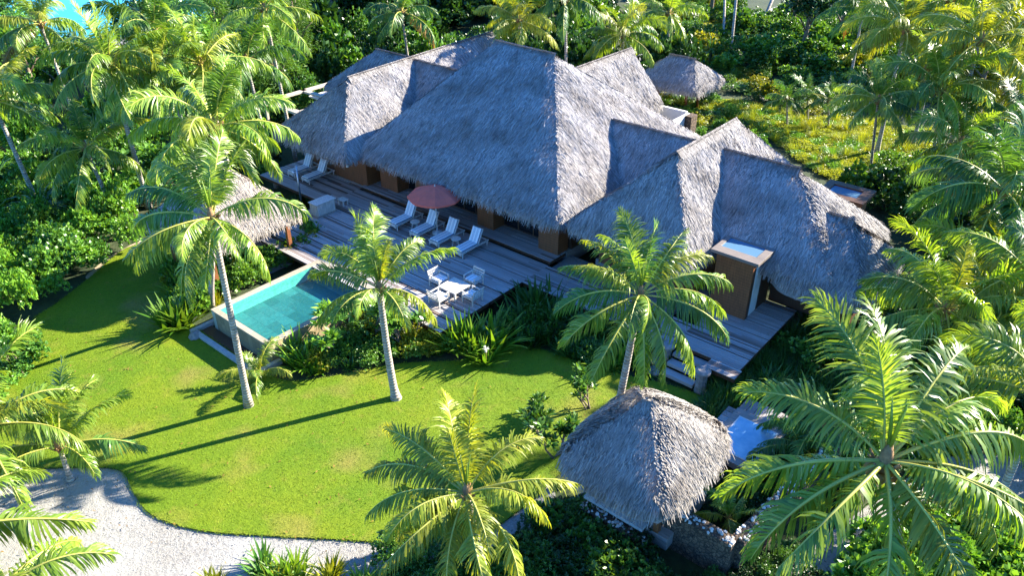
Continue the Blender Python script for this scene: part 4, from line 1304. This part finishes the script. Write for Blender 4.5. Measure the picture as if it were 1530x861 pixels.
palm('coconut palm with orange nuts in front of the right thatched roof', at(957, 441, 7.6), at(905, 703), 2.75, 24, 10, 12, trad=.13, nuts=14,
     custom=[(165, 36, 1), (140, 46, 1), (100, 62, 1), (50, 52, 1), (16, 34, 1.08), (-24, 8, 1.1), (-42, -12, 1.1), (190, 22, 1), (214, 2, 1.1), (236, -20, 1.1), (266, -34, 1), (-62, -28, 1), (75, 64, .9), (120, 56, .9), (30, 45, .95), (-5, 22, 1), (180, 50, .8), (90, 84, .6), (-90, 30, .7), (250, 26, .8)])
palm('yellowish coconut palm on the lawn edge at bottom centre', at(697, 738, 5.0), at(741, 932), 2.75, 19, 40, 15, trad=.12,
     tone='palm_y', custom=[(135, 46, 1.05), (95, 66, 1), (65, 60, 1.05), (0, 28, 1.1), (-45, 2, 1), (-85, 10, 1), (-130, 4, 1.05), (180, 18, 1), (163, 28, 1.05), (35, 48, .9), (-20, 34, .9), (215, 24, .9), (110, 82, .65), (-110, -14, .9), (-62, 32, .8), (200, -8, .9)])
palm('largest coconut palm, spreading over the lower right corner', at(1322, 690, 7.0), at(1345, 840, 0), 4.1, 23, 15, 18, trad=.17, nuts=9,
     custom=[(185, 8, 1), (205, 0, 1.02), (225, 6, .95), (255, 0, .95), (275, 10, .9), (300, 32, .9), (325, 16, 1), (345, 12, 1.02), (6, 26, 1.05), (30, 38, 1), (55, 52, 1), (80, 66, .95), (115, 68, 1), (150, 44, .9), (100, 84, .7), (290, -18, .9), (-8, -10, .9)])
palm('young coconut palm with an orange stem where lawn meets white sand', at(88, 668, 1.5), at(106, 718), 2.9, 14, 80, 21, trad=.095,
     custom=[(0, 18, 1), (45, 46, 1), (95, 68, 1.05), (140, 42, 1), (185, 12, 1), (112, 62, .95), (70, 58, .95), (165, 30, .95), (215, 20, .85), (-35, 26, .8), (80, 84, .6)])
palm('coconut palm cut off by the left edge above the sand', at(-30, 640, 3.0), at(-15, 740), 3.6, 18, 30, 24)
palm('coconut palm outside the left edge reaching one frond over the sand', at(-95, 795, 2.6), None, 4.1, 12, 10, 27, custom=[(6, 12, 1.0), (150, 40, 1), (200, 0, 1), (-60, -10, .9), (90, 60, 1), (-120, 20, 1), (60, 30, .8), (-20, -24, .75)])
palm('coconut palm peeping in at the bottom left corner', at(-20, 905, 2.2), None, 3.3, 14, 50, 30)
palm('tall leaning coconut palm beyond the left shrub bank', at(163, 95, 9.5), at(222, 310), 3.8, 22, 50, 33, dead=1)
palm('coconut palm with an orange heart directly behind the tall lawn palm', at(322, 190, 10.3), at(315, 462), 3.3, 20, 33, 36, nuts=8, trad=.12)
palm('coconut palm rising behind the left roof with upright fronds', at(300, 95, 9.0), None, 3.7, 18, 80, 39)
palm('coconut palm cut by the left edge halfway up', at(-12, 150, 7.5), None, 3.8, 18, 0, 42)
palm('palm with pale fronds above the central roof ridge', at(930, 52, 5.6), None, 3.7, 20, 25, 45)
palm('small palm with yellow fronds left of the central ridge palm', at(775, 30, 8.0), at(778, 70), 3.2, 17, 70, 48, tone='palm_y')
palm('slender palm standing right of the yellow meadow', at(1405, 135, 7.0), at(1393, 248), 3.7, 20, 60, 51, nuts=4, trad=.1)
palm('slender leaning palm in the middle of the yellow meadow', at(1312, 150, 6.4), at(1299, 270), 2.9, 17, 15, 54, trad=.08)
palm('golden palm at the top right, left of the one with dead fronds', at(1352, 45, 8.5), None, 3.8, 20, 0, 57, tone='palm_y')
palm('golden palm with hanging dead fronds at the top right', at(1465, 60, 9.5), None, 4.0, 20, 44, 60, tone='palm_y', dead=2)
palm('palm cut by the right edge near the top', at(1535, 30, 9.5), None, 3.8, 18, 12, 61, tone='palm_y')
palm('big dark green palm at the right edge of the picture', at(1500, 285, 6.8), None, 4.3, 22, 130, 63, tone='palm_d')
palm('palm right of the lowest thatched roof', at(1412, 462, 5.2), at(1400, 600), 3.5, 20, 70, 66, nuts=3)
palm('low palm between the lowest roof and the right edge', at(1465, 395, 4.0), None, 3.3, 18, 100, 69)
palm('palm at the right edge above the sand path', at(1560, 590, 6.0), None, 3.8, 18, 100, 70)
palm('palm at the far right between two larger palms', at(1545, 420, 6.0), None, 3.6, 18, 30, 71)
for (u, v, lb, s) in ((1176, 148, 'leftmost of three small garden palms behind the villa', 31), (1207, 140, 'middle one of three small garden palms behind the villa', 32), (1238, 150, 'rightmost of three small garden palms behind the villa', 34)):
    palm(lb, at(u, v, 2.4), at(u, v + 42), 2.0, 13, s * 20, s, trad=.07, name='garden_palm', tone='palm_d', emin=-10, group='three small garden palms')
palm('fan of young palm fronds at the foot of the tall lawn palm', at(388, 560, .3), at(388, 565), 1.7, 9, 20, 72, trad=.06, name='palm_seedling', emin=15)
palm('small dark palm beside the spa tub', at(1195, 668, 1.3), at(1195, 700), 1.9, 12, 20, 75, trad=.06, name='garden_palm', tone='palm_d', emin=-5)
palm('pale young palm inside the coral topped stone wall', at(1088, 775, .9), at(1090, 800), 1.3, 9, 60, 78, trad=.05, name='palm_seedling', emin=5)
palm('young palm right of the spa tub in front of the stone wall end', at(1225, 640, 1.6), None, 2.3, 13, 70, 80, trad=.06, name='garden_palm', tone='palm_d', emin=-5)
FAR = [(240, 118, 8.5, 'palm between the leaning palm and the palm behind the left roof'), (368, 92, 8, 'palm in front of the feathery trees'), (128, 222, 4.6, 'low drooping palm over the left shrub bank'), (60, 35, 9, 'palm over the lagoon at the top left corner'), (232, 45, 10, 'palm right of the lagoon gap'), (395, 15, 10, 'palm at the top edge right of the lagoon'), (600, 18, 6.5, 'shadowy palm in the dark wood behind the left roof'),
       (845, 0, 9, 'palm at the top edge left of the pale ridge palm'), (1000, 20, 5.5, 'palm right of the pale ridge palm'), (1290, 15, 7, 'greener palm left of the golden palms'), (1420, 0, 10, 'palm at the top edge between the golden palms'), (1500, 130, 7, 'palm below the golden palm with dead fronds'), (1435, 215, 5, 'low palm right of the slender meadow palms'), (1530, 190, 6, 'palm at the right edge above the big dark palm')]
for i, (u, v, z, lb) in enumerate(FAR):
    palm(lb, at(u, v, z), None, 3.7, 15, i * 41, 100 + i, tone='palm_d' if u == 600 else ('palm', 'palm_d', 'palm', 'palm_y')[i % 4 if u > 1200 else i % 3], trad=.11, emin=-26, dead=(1 if i % 3 == 0 else 0))  # the palm in the dark wood gets its shade through the deep leaf tone
# ------------------------------------------------------------------ masses of growth
def wp_(pts): return w2(pts)
def on_lawn(x, y): return in_poly(x, y, LAWN)
bed('shrubbery', 'bank of bright glossy green shrubs along the left edge of the lawn', wp_([(-170, 300), (0, 262), (80, 262), (150, 290), (196, 330), (215, 364), (165, 388), (112, 428), (68, 462), (32, 496), (0, 525), (-70, 575), (-180, 575)]), 130, ['round', 'fine', 'round'], (.8, 1.35), (1.1, 2.1), ['bright', 'bright', 'bright', 'mid'], 1, .8)
bed('shrubbery', 'darker taller growth behind the bright shrub bank at left', wp_([(-220, 150), (60, 120), (230, 190), (330, 255), (222, 330), (196, 322), (150, 288), (80, 260), (0, 260), (-170, 300)]), 75, ['round', 'big', 'fern', 'fine'], (1.1, 2.0), (1.6, 3.2), ['mid', 'dark', 'mid', 'bright'], 2, 1.1)
bed('shrubbery', 'pale leafed low shrubs where the left shrub bank meets the sand', wp_([(-60, 545), (10, 520), (45, 512), (62, 540), (40, 575), (-20, 600), (-90, 620)]), 22, ['big', 'round'], (.6, .9), (.7, 1.2), ['bright', 'mid'], 3, .7)
bed('woodland', 'green wood between the lagoon and the left roofs', wp_([(-160, 60), (20, 70), (140, 120), (235, 125), (330, 60), (440, 60), (452, 130), (400, 165), (330, 235), (230, 185), (60, 118), (-200, 140)]), 62, ['round', 'tree', 'fine', 'big'], (1.6, 2.2), (2.5, 3.6), ['mid', 'bright', 'dark'], 4, 1.6, skip=lambda x, y: False)
WB = wp_([(436, 120), (520, 86), (600, 55), (740, 28), (870, 62), (905, 40), (890, -40), (700, -60), (440, -40), (390, 20)])
bed('woodland', 'deep shady wood behind the central roofs', WB, 150, ['round', 'big', 'fern', 'round'], (2.0, 3.4), (2.6, 5.0), ['dark', 'dark', 'mid'], 5, 1.9)  # shade of taller trees is put into the dark leaf colours
bed('woodland', 'sunlit undergrowth and low trees behind the garden at the upper right', wp_([(1000, 60), (1060, 104), (1110, 118), (1170, 134), (1290, 138), (1420, 128), (1600, 190), (1640, -30), (1360, -50), (1310, 20), (1150, 34), (960, -40)]), 340, ['round', 'big', 'fine', 'round'], (1.1, 2.3), (.9, 2.4), ['mid', 'bright', 'bright', 'mid', 'yellow'], 6, 1.35)
bed('meadow', 'yellow green meadow of soft ground cover behind the right roof', wp_([(1030, 160), (1050, 150), (1120, 156), (1200, 180), (1300, 180), (1395, 200), (1405, 262), (1290, 292), (1230, 262), (1180, 225), (1120, 190)]), 620, ['cover', 'cover', 'tuft', 'cover'], (.6, 1.1), (.4, .75), ['meadow', 'meadow', 'yellow', 'bright'], 7, .55)
bed('shrubbery', 'dense green shrubs between the right roofs and the right edge', wp_([(1262, 298), (1400, 250), (1600, 230), (1640, 640), (1480, 640), (1340, 590), (1300, 470), (1375, 420), (1400, 370), (1330, 320)]), 120, ['round', 'big', 'fern', 'fine'], (.9, 1.6), (.9, 2.0), ['mid', 'dark', 'mid', 'bright'], 8, 1.0)
bed('tall_grass', 'dark tall grassy tufts right of the timber steps', wp_([(1055, 640), (1066, 602), (1100, 562), (1165, 505), (1240, 460), (1300, 480), (1310, 600), (1240, 650), (1180, 600), (1120, 598)]), 150, ['tuft', 'tuft', 'fern'], (.8, 1.25), (1, 1), ['grassy', 'mid', 'grassy'], 9, .4)
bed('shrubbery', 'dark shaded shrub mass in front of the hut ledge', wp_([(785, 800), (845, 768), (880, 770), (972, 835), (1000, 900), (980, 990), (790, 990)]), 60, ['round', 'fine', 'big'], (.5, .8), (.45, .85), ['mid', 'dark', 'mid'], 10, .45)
bed('shrubbery', 'bright round leaved shrubs below the largest palm', wp_([(1300, 830), (1400, 790), (1570, 780), (1640, 960), (1260, 980), (1270, 880)]), 48, ['big'], (.75, 1.1), (.8, 1.3), ['bright', 'mid', 'bright'], 11, .6)
bed('shrubbery', 'low leafy planting between gazebo and pool', wp_([(250, 425), (300, 412), (330, 420), (420, 385), (465, 362), (480, 372), (330, 452), (300, 482), (272, 468)]), 46, ['round', 'fine', 'big', 'lily'], (.5, .9), (.6, 1.15), ['bright', 'bright', 'yellow', 'mid'], 12, .42)
bed('ground_cover', 'low mixed planting between pool wall, deck corner and lawn', wp_([(425, 552), (470, 520), (540, 480), (600, 462), (650, 505), (700, 505), (735, 515), (690, 532), (600, 536), (520, 550), (450, 562)]), 70, ['fine', 'round', 'fern', 'lily'], (.45, .8), (.5, .95), ['bright', 'mid', 'bright', 'yellow'], 13, .36)
bed('ground_cover', 'shaded fern planting along the right walkway of the deck', wp_([(752, 496), (806, 470), (890, 498), (1000, 540), (985, 562), (900, 550), (850, 532), (775, 514)]), 90, ['fern', 'lily', 'lily', 'fine'], (.7, 1.15), (.6, .9), ['mid', 'mid', 'grassy', 'bright'], 14, .45)
bed('shrubbery', 'shrubs round the far left corner of the villa', wp_([(330, 215), (380, 160), (440, 150), (428, 200), (410, 250), (395, 275), (350, 265)]), 30, ['round', 'fine', 'fern'], (.8, 1.3), (.9, 1.7), ['bright', 'mid', 'dark'], 15, .8)
bed('ground_cover', 'shaded planting inside the coral topped wall and around the tub', wp_([(1035, 745), (1100, 792), (1225, 690), (1260, 640), (1290, 680), (1260, 600), (1205, 610), (1190, 690), (1120, 715)]), 46, ['fern', 'fine', 'lily'], (.45, .8), (.5, .9), ['dark', 'mid'], 16, .42)
bed('ground_cover', 'shaded growth between the hut and the timber steps', wp_([(1000, 640), (1040, 612), (1075, 606), (1085, 640), (1075, 690), (1040, 660)]), 24, ['tuft', 'fern'], (.5, .8), (.5, .8), ['grassy', 'dark'], 17, .4)
bed('shrubbery', 'green growth right of the spa garden behind the largest palm', wp_([(1290, 600), (1420, 610), (1560, 650), (1620, 690), (1440, 675), (1370, 700), (1300, 720), (1250, 760), (1240, 700)]), 55, ['round', 'fine', 'fern'], (.7, 1.1), (.7, 1.4), ['mid', 'dark', 'bright'], 18, .7)
bed('shrubbery', 'dark growth against the lower lava wall at bottom centre right', wp_([(1000, 870), (1080, 850), (1180, 820), (1220, 860), (1200, 960), (1010, 960)]), 34, ['fine', 'round'], (.35, .6), (.3, .55), ['dark', 'mid'], 19, .45)
bed('shrubbery', 'garden growth between the court wall and the thatched shelter', wp_([(1015, 215), (1000, 175), (1030, 165), (1075, 190), (1110, 190), (1100, 215)]), 26, ['round', 'lily'], (.6, 1.0), (.6, 1.1), ['dark', 'mid', 'yellow'], 20, .7)

def hp(pts): return [(H(a, b).x, H(a, b).y) for a, b in pts]
bed('shrubbery', 'green planting at the bottom edge beside the bottom centre palm', wp_([(585, 842), (640, 832), (700, 840), (765, 850), (775, 930), (585, 930)]), 34, ['lily', 'fine', 'round', 'lily'], (.5, .85), (.5, .9), ['bright', 'mid', 'yellow', 'mid'], 24, .42)
bed('woodland', 'dark low wood filling the gap above the long left ridge', wp_([(560, 75), (640, 58), (735, 28), (745, -10), (600, 10), (540, 40)]), 70, ['big', 'round', 'fern'], (1.6, 2.8), (2.0, 4.2), ['dark', 'mid', 'dark'], 25, 1.3)  # dark leaves again carry the wood's shade in their colour
bed('shrubbery', 'green growth beyond the right edge beside the sand path', wp_([(1570, 320), (1900, 330), (2000, 900), (1700, 900), (1640, 800), (1720, 730), (1600, 680), (1580, 560)]), 110, ['round', 'big', 'fine', 'fern'], (.9, 1.7), (.9, 2.0), ['mid', 'bright', 'dark'], 26, 1.1)
bed('woodland', 'dark growth pressed close behind the left and central roofs', hp([(-44, 4), (-29.2, 4.5), (-29, 14), (-20, 21), (-12, 21), (-11.5, 27), (-13, 36), (-30, 36), (-44, 22)]), 120, ['round', 'big', 'fern', 'fine'], (1.3, 2.4), (1.6, 3.6), ['dark', 'mid', 'dark'], 21, 1.2)  # shade behind the roofs comes partly from the dark leaf colours
bed('shrubbery', 'low shrubs round the thatched garden shelter', hp([(-12, 31.5), (-12, 26), (-6, 22), (-3, 20.5), (2, 22), (-4, 26), (-5.5, 31)]), 34, ['round', 'fine'], (.6, 1.1), (.5, 1.1), ['mid', 'yellow', 'bright'], 22, .8)
bed('ground_cover', 'grassy undergrowth around the far garden path', wp_([(930, 40), (1020, 20), (1240, 60), (1420, 100), (1420, 150), (1240, 178), (1120, 150), (1060, 130), (1000, 100)]), 300, ['cover', 'cover', 'tuft', 'fine'], (.8, 1.5), (.4, .9), ['mid', 'bright', 'yellow'], 23, .9, skip=lambda x, y: abs(y - (58 + .18 * (x - 18))) < .0)
# ------------------------------------------------------------------ single plants
def lilies(rows):
    for k, (u, v, s, m, lb, *rest) in enumerate(rows):
        g = rest[0] if rest else None
        plant('spider_lily', lb, 'plant', at(u, v), 'lily', k % 4, m, s, s, k * 1.3, g, stem=False)
lilies([
 (700, 528, 1.9, 'lily', 'large sunlit strap leaved lily clump at the deck corner, left half', 'sunlit lily clumps at the deck corner'),
 (736, 522, 2.0, 'lily', 'large sunlit strap leaved lily clump at the deck corner, right half with white flowers', 'sunlit lily clumps at the deck corner'),
 (720, 535, 1.4, 'lily', 'smaller lily clump at the lawn edge in front of the big deck corner clumps'),
 (268, 488, 1.9, 'lily', 'tall spiky lily clump at the outer end of the pool beside the lawn'),
 (280, 452, 1.8, 'lily', 'lily clump just behind the spiky one at the pool end'),
 (452, 548, 1.5, 'lily', 'lily clump at the near corner of the pool wall'),
 (478, 555, .9, 'lily', 'low lily clump right of the near pool corner'),
 (640, 522, .85, 'yellow', 'yellowish lily clump behind the curved palm trunk'),
 (612, 530, .8, 'yellow', 'small yellow lily right beside the curved palm trunk'),
 (778, 490, 1.8, 'grassy', 'dark lily clump left of the walkway, below the deck'),
 (812, 474, 2.0, 'grassy', 'tallest dark lily clump beside the deck edge'),
 (840, 494, 1.8, 'grassy', 'dark lily clump right of the tallest one by the deck'),
 (876, 506, 1.7, 'grassy', 'dark lily clump near the middle of the walkway'),
 (900, 545, 1.3, 'lily', 'lily clump half lit under the palm with orange nuts'),
 (960, 530, 1.5, 'lily', 'brightest lily clump behind the trunk of the palm with orange nuts'),
 (500, 300, .9, 'lily', 'lily clump between the shower post and the stool'),
 (462, 305, .9, 'grassy', 'dark lily clump left of the white cabinet'),
 (440, 305, .8, 'grassy', 'low dark lily row below the two far loungers'),
])
for k, (u, v, s, m, lb) in enumerate([(392, 866, .95, 'mid', 'dark green rosette plant on the sand at bottom left of the four'), (440, 868, 1.05, 'lily', 'tallest green rosette plant on the sand at the bottom edge'), (500, 870, .95, 'yellow', 'yellow green rosette plant on the sand at the bottom edge'), (318, 872, .6, 'yellow', 'small yellow tuft on the sand at the bottom edge'), (545, 876, .8, 'lily', 'rightmost rosette plant on the sand at the bottom edge'), (412, 880, .8, 'yellow', 'yellow banded rosette plant between the dark and the tallest rosette')]):
    plant('rosette_plant', lb, 'plant', at(u, v), 'lily', (k + 1) % 4, m, s, s, k, 'rosette plants on the sand', stem=False)
for k, (u, v, s, lb) in enumerate([(880, 612, 1.0, 'plumeria shrub with pale leaf rosettes left of the hut roof peak'), (800, 655, 1.05, 'plumeria shrub alone on the lawn left of the hut'), (832, 690, 1.1, 'plumeria shrub against the left eave of the hut'), (560, 515, 1.8, 'dense plumeria with long glossy leaves beside the pool wall'), (505, 522, 1.6, 'plumeria shrub at the middle of the pool wall'), (605, 518, 1.3, 'plumeria shrub right behind the curved palm trunk'), (35, 560, 1.1, 'plumeria shrub at the sandy end of the left bank')]):
    plant('plumeria', lb, 'shrub', at(u, v), 'plum', k % 3, 'mid' if k not in (3, 4) else 'bright', s, s * (1 if k < 3 else .8), k * 1.1, None, stem=False)
for k, (u, v, s, m, lb) in enumerate([(535, 525, .9, 'mid', 'rounded glossy shrub filling the gap beside the pool wall'), (900, 862, .8, 'bright', 'pale leafed shrub in front of the dark hut planting'), (960, 880, .75, 'bright', 'second pale leafed shrub below the lava wall'), (690, 840, .8, 'mid', 'green shrub behind the bottom centre palm'), (1150, 150, 1.3, 'yellow', 'bright yellow bush beside the garden path behind the villa'), (1130, 135, 1.1, 'yellow', 'smaller yellow bush left of the bright yellow one'), (320, 440, .8, 'bright', 'leafy bush between the gazebo and the back rim of the pool'), (400, 400, .9, 'mid', 'leafy bush at the far left corner of the pool'), (440, 385, .8, 'bright', 'leafy bush at the deck end of the pool'), (1205, 545, 1.1, 'bright', 'light green feathery bush among the dark tufts'), (1160, 520, .7, 'mid', 'small bush at the deck edge among the dark tufts'), (1330, 255, 1.2, 'bright', 'round bright shrub right of the meadow palm trunk'), (1380, 265, 1.2, 'mid', 'round shrub at the right end of the meadow')]):
    plant('leafy_shrub', lb, 'shrub', at(u, v), ('round', 'big', 'fine')[k % 3], k % 3, m, s, s * .95, k)
for k, (u, v, s, lb) in enumerate([(75, 345, 1.5, 'pandanus with drooping straps above the left shrub bank'), (10, 300, 1.3, 'pandanus at the left edge behind the shrub bank'), (1060, 100, 1.2, 'pandanus near the two bare trunks behind the shelter')]):
    t = plant('pandanus', lb, 'shrub', at(u, v), 'pand', k % 2, 'mid', s, s, k, stem=False)
    for c in children(t): c.location.z = 1.5
    MB().tube([(0, 0, 0), (.1, 0, .8), (0, 0, 1.6)], [.14, .1, .1], 7).build('trunk', M['twig'], t)
# white lily flowers
for (u, v, z, lb) in ((726, 522, 1.0, 'white lily flower head on the sunlit deck corner clump'),):
    t = thing('flower_head', lb, 'flower', at(u, v, z), 0); r_ = random.Random(2); mb = MB()
    for k in range(26):
        d = Vector((r_.uniform(-1, 1), r_.uniform(-1, 1), r_.uniform(-.3, 1))).normalized(); s_ = d.cross(Vector((.3, .2, 1))).normalized() * .014
        mb.add([-s_, s_, d * .16 + s_ * .4, d * .16 - s_ * .4], [(0, 1, 2, 3)])
    mb.build('petals', M['flower'], t); MB().tube([(0, 0, -.8), (0, 0, 0)], .012, 5).build('stem', M['rachis'], t)

# ------------------------------------------------------------------ turf, pebbles, litter
def np_poly(P, x, y):
    c = np.zeros(len(x), bool); n = len(P)
    for i in range(n):
        x0, y0 = P[i][0], P[i][1]; x1, y1 = P[i - 1][0], P[i - 1][1]
        m = (y0 > y) != (y1 > y)
        with np.errstate(divide='ignore', invalid='ignore'):
            c ^= m & (x < (x1 - x0) * (y - y0) / (y1 - y0 + 1e-12) + x0)
    return c
def sprinkle(P, n, seed):
    r = np.random.default_rng(seed); A = np.array([[p[0], p[1]] for p in P])
    q = r.uniform(A.min(0), A.max(0), (n, 2)); return q[np_poly(A, q[:, 0], q[:, 1])], r
q, r = sprinkle(LAWN, 190000, 3)
e = np.array([[p[0], p[1]] for p in LAWN]); k = r.integers(0, len(e), 9000); t_ = r.uniform(0, 1, (9000, 1))
q = np.concatenate([q, e[k] * (1 - t_) + e[(k + 1) % len(e)] * t_ + r.normal(0, .05, (9000, 2))])
n = len(q); P = np.column_stack([q, np.full(n, .066)])
az = r.uniform(0, 6.283, n); el = r.uniform(.25, 1.2, n)
D = np.column_stack([np.cos(az) * np.cos(el), np.sin(az) * np.cos(el), np.sin(el)])
W = np.column_stack([-np.sin(az), np.cos(az), np.zeros(n)]) * r.uniform(.008, .018, (n, 1))
T = P + D * r.uniform(.02, .05, (n, 1))
o = link('turf', np_mesh('turf', np.stack([P - W, P + W, T + W * .2, T - W * .2], 1).reshape(-1, 3), np.arange(n * 4).reshape(-1, 4), [M['lawn_blade']]))
tag(o, 'short mown grass blades covering the lawn', kind='stuff')
SP = spline(w2(sand_px), 5)
q, r = sprinkle(SP, 60000, 4)
A = np.array([[p[0], p[1]] for p in LAWN])
dist = np.min(np.linalg.norm(q[:, None, :] - A[None], axis=2), axis=1)
keep = (r.uniform(0, 1, len(q)) < np.exp(-(dist / 1.1) ** 1.2) * .8 + .02) & ~np_poly(A, q[:, 0], q[:, 1]); q = q[keep]
n = len(q); s_ = r.uniform(.008, .026, (n, 1)); a0 = r.uniform(0, 6.28, n)
C = np.column_stack([q, np.full(n, .008)])
vs2 = [C + np.column_stack([np.cos(a0 + k * 1.571) * s_[:, 0], np.sin(a0 + k * 1.571) * s_[:, 0], np.zeros(n)]) * r.uniform(.7, 1.2, (n, 1)) for k in range(4)]
tp = C + np.column_stack([r.normal(0, .005, n), r.normal(0, .005, n), s_[:, 0] * r.uniform(.5, 1, n)])
V = np.stack(vs2 + [tp], 1).reshape(-1, 3); b_ = np.arange(n)[:, None] * 5
F = np.concatenate([b_ + np.array([[k, (k + 1) % 4, 4]]) for k in range(4)])
o = link('pebbles', np_mesh('pebbles', V, F, [M['pebble']])); tag(o, 'pale coral pebbles along the lawn edge', kind='stuff')
q, r = sprinkle(LAWN, 520, 6); q2, r = sprinkle(SP, 300, 7); q = np.concatenate([q, q2]); n = len(q)
az = r.uniform(0, 6.283, n); D = np.column_stack([np.cos(az), np.sin(az), r.normal(0, .15, n)])
V, F = leaves(np.column_stack([q, np.full(n, .12)]), D, np.array([0, 0, 1.]) + r.normal(0, .2, (n, 3)), r.uniform(.06, .16, n), r.uniform(.012, .03, n))
o = link('leaf_litter', np_mesh('leaf_litter', V, F, [M['palm_b']])); tag(o, 'scattered fallen brown leaves on lawn and sand', kind='stuff')

# ------------------------------------------------------------------ trees
for k, (u, v, h, c, i, m, kd, lb) in enumerate([
 (420, 175, 9.0, 2.6, 0, 'feather', 'feather', 'feathery pale green ironwood left of the far roof, nearest one'),
 (455, 140, 9.5, 2.4, 1, 'feather', 'feather', 'feathery ironwood right behind the nearest one'),
 (385, 135, 10.5, 2.6, 1, 'feather', 'feather', 'tall feathery ironwood between the palms at upper left'),
 (345, 150, 8.5, 2.3, 0, 'feather', 'feather', 'feathery ironwood above the left garden wall'),
 (55, 150, 7.0, 3.0, 0, 'bright', 'tree', 'round leafy tree under the lagoon gap at upper left'),
 (105, 165, 6.0, 2.6, 1, 'mid', 'tree', 'leafy tree right of the round one at upper left'),
 (-20, 120, 8.0, 3.0, 2, 'mid', 'tree', 'leafy tree cut by the left edge'),
 (500, 60, 11, 3.4, 1, 'dark', 'tree', 'dark tree above the small far left roof'),  # trees behind the ridges: dark leaf colour stands in for the wood's shade
 (560, 55, 10, 3.6, 2, 'dark', 'tree', 'dark tree behind the long left ridge'),
 (620, 30, 11, 3.6, 3, 'dark', 'tree', 'dark tree behind the end of the left ridge'),
 (690, 10, 11, 3.5, 0, 'dark', 'tree', 'dark tree left of the small yellow fronded palm'),
 (820, 45, 7, 2.8, 1, 'dark', 'tree', 'dark tree right behind the central ridge'),
 (880, 20, 9, 3.0, 2, 'mid', 'tree', 'mid green tree left of the ridge palm'),
 (1010, 20, 9, 3.0, 3, 'mid', 'tree', 'mid green tree right of the ridge palm'),
 (1060, 30, 8, 2.6, 0, 'mid', 'tree', 'tree behind the two bare trunks'),
 (1195, 95, 8.5, 3.2, 1, 'dark', 'tree', 'dark tree in front of the far sandy clearing'),
 (1250, 80, 9.0, 3.0, 2, 'mid', 'tree', 'tree right of the dark tree at the sandy clearing'),
 (1180, 60, 8, 2.6, 3, 'dark', 'tree', 'dark tree left of the sandy clearing'),
 (1300, 115, 6, 2.6, 0, 'bright', 'tree', 'small bright tree below the golden palm'),
 (1345, 125, 5.5, 2.6, 1, 'bright', 'tree', 'bright tree left of the slender meadow palm crown'),
 (1460, 150, 6, 2.8, 2, 'mid', 'tree', 'tree right of the slender meadow palm'),
 (1540, 120, 9, 3.2, 3, 'mid', 'tree', 'tree at the right edge below the golden palms'),
 (1560, 330, 6, 2.8, 0, 'dark', 'tree', 'dark tree at the right edge behind the big palm')]):
    tree(lb, at(u, v), h, c, i % len(KIT[kd]), m, None, kd, 'ironwood_tree' if kd == 'feather' else 'broadleaf_tree', k * 1.7)
def bare(label, u, v, u1, v1, z, r=.13):
    B, C = at(u, v), at(u1, v1, z)
    t = thing('bare_trunk', label, 'tree trunk', B)
    MB().tube([p - B for p in trunk_pts(B, C, .3)], [r * 1.4] + [r] * 14, 9).build('trunk', M['trunk'], t, smooth=True)
    for k in range(5):
        a = k * 1.3; c = C - B
        MB().tube([c, c + Vector((math.cos(a) * .9, math.sin(a) * .9, .9))], [r * .5, r * .15], 6).build('branch', M['trunk'], t)
bare('taller of two slim bare trunks behind the thatched shelter', 1090, 92, 1102, -25, 6.5)
bare('shorter leaning bare trunk left of the tall one behind the shelter', 1080, 66, 1083, -35, 5.5)
bare('dark leaning trunk at the sandy clearing', 1140, 35, 1165, -25, 3.6, .2)
bare('slim bare trunk behind the central ridge', 872, 55, 874, -20, 5.0, .1)

# ------------------------------------------------------------------ light, air, camera
AZ, EL = R(24), R(26.5)
sd = Vector((math.cos(AZ) * math.cos(EL), math.sin(AZ) * math.cos(EL), math.sin(EL)))
lt = bpy.data.lights.new('sun', 'SUN'); lt.energy = 5.0; lt.angle = R(.5); lt.color = (1.0, .92, .77)
lo2 = bpy.data.objects.new('sun', lt); COL.objects.link(lo2); lo2.rotation_euler = sd.to_track_quat('Z', 'Y').to_euler(); lo2.location = (40, 20, 60)
wd = bpy.data.worlds.new('World'); scene.world = wd; wd.use_nodes = True
nt = wd.node_tree; bg = nt.nodes['Background']
sk = nt.nodes.new('ShaderNodeTexSky'); sk.sky_type = 'NISHITA'; sk.sun_disc = False
sk.sun_elevation = EL; sk.sun_rotation = math.atan2(sd.x, sd.y); sk.air_density = 1.0; sk.dust_density = 0.1; sk.ozone_density = 6.0
tint = nt.nodes.new('ShaderNodeMix'); tint.data_type = 'RGBA'; tint.blend_type = 'MULTIPLY'; tint.inputs[0].default_value = 1.0
tint.inputs[7].default_value = (0.42, 0.86, 1.3, 1)
nt.links.new(sk.outputs[0], tint.inputs[6]); nt.links.new(tint.outputs[2], bg.inputs[0]); bg.inputs[1].default_value = 0.085

cd = bpy.data.cameras.new('camera'); cd.sensor_width = 36; cd.sensor_fit = 'HORIZONTAL'; cd.lens = 36 * FOC / 1530
cd.clip_start = .5; cd.clip_end = 2000
co = bpy.data.objects.new('camera', cd); COL.objects.link(co); co.location = (0, 0, CAM_H); co.rotation_euler = (math.pi / 2 - PITCH, 0, 0)
scene.camera = co
vs_ = scene.view_settings; scene.display_settings.display_device = 'sRGB'
vs_.view_transform = 'Standard'; vs_.look = 'None'; vs_.exposure = 2.15; vs_.gamma = 1.0; vs_.use_curve_mapping = False
scene.cycles.max_bounces = 6; scene.cycles.diffuse_bounces = 3; scene.cycles.glossy_bounces = 2; scene.cycles.transmission_bounces = 3; scene.cycles.transparent_max_bounces = 8
scene.cycles.use_denoising = True
scene.cycles.sample_clamp_indirect = 6
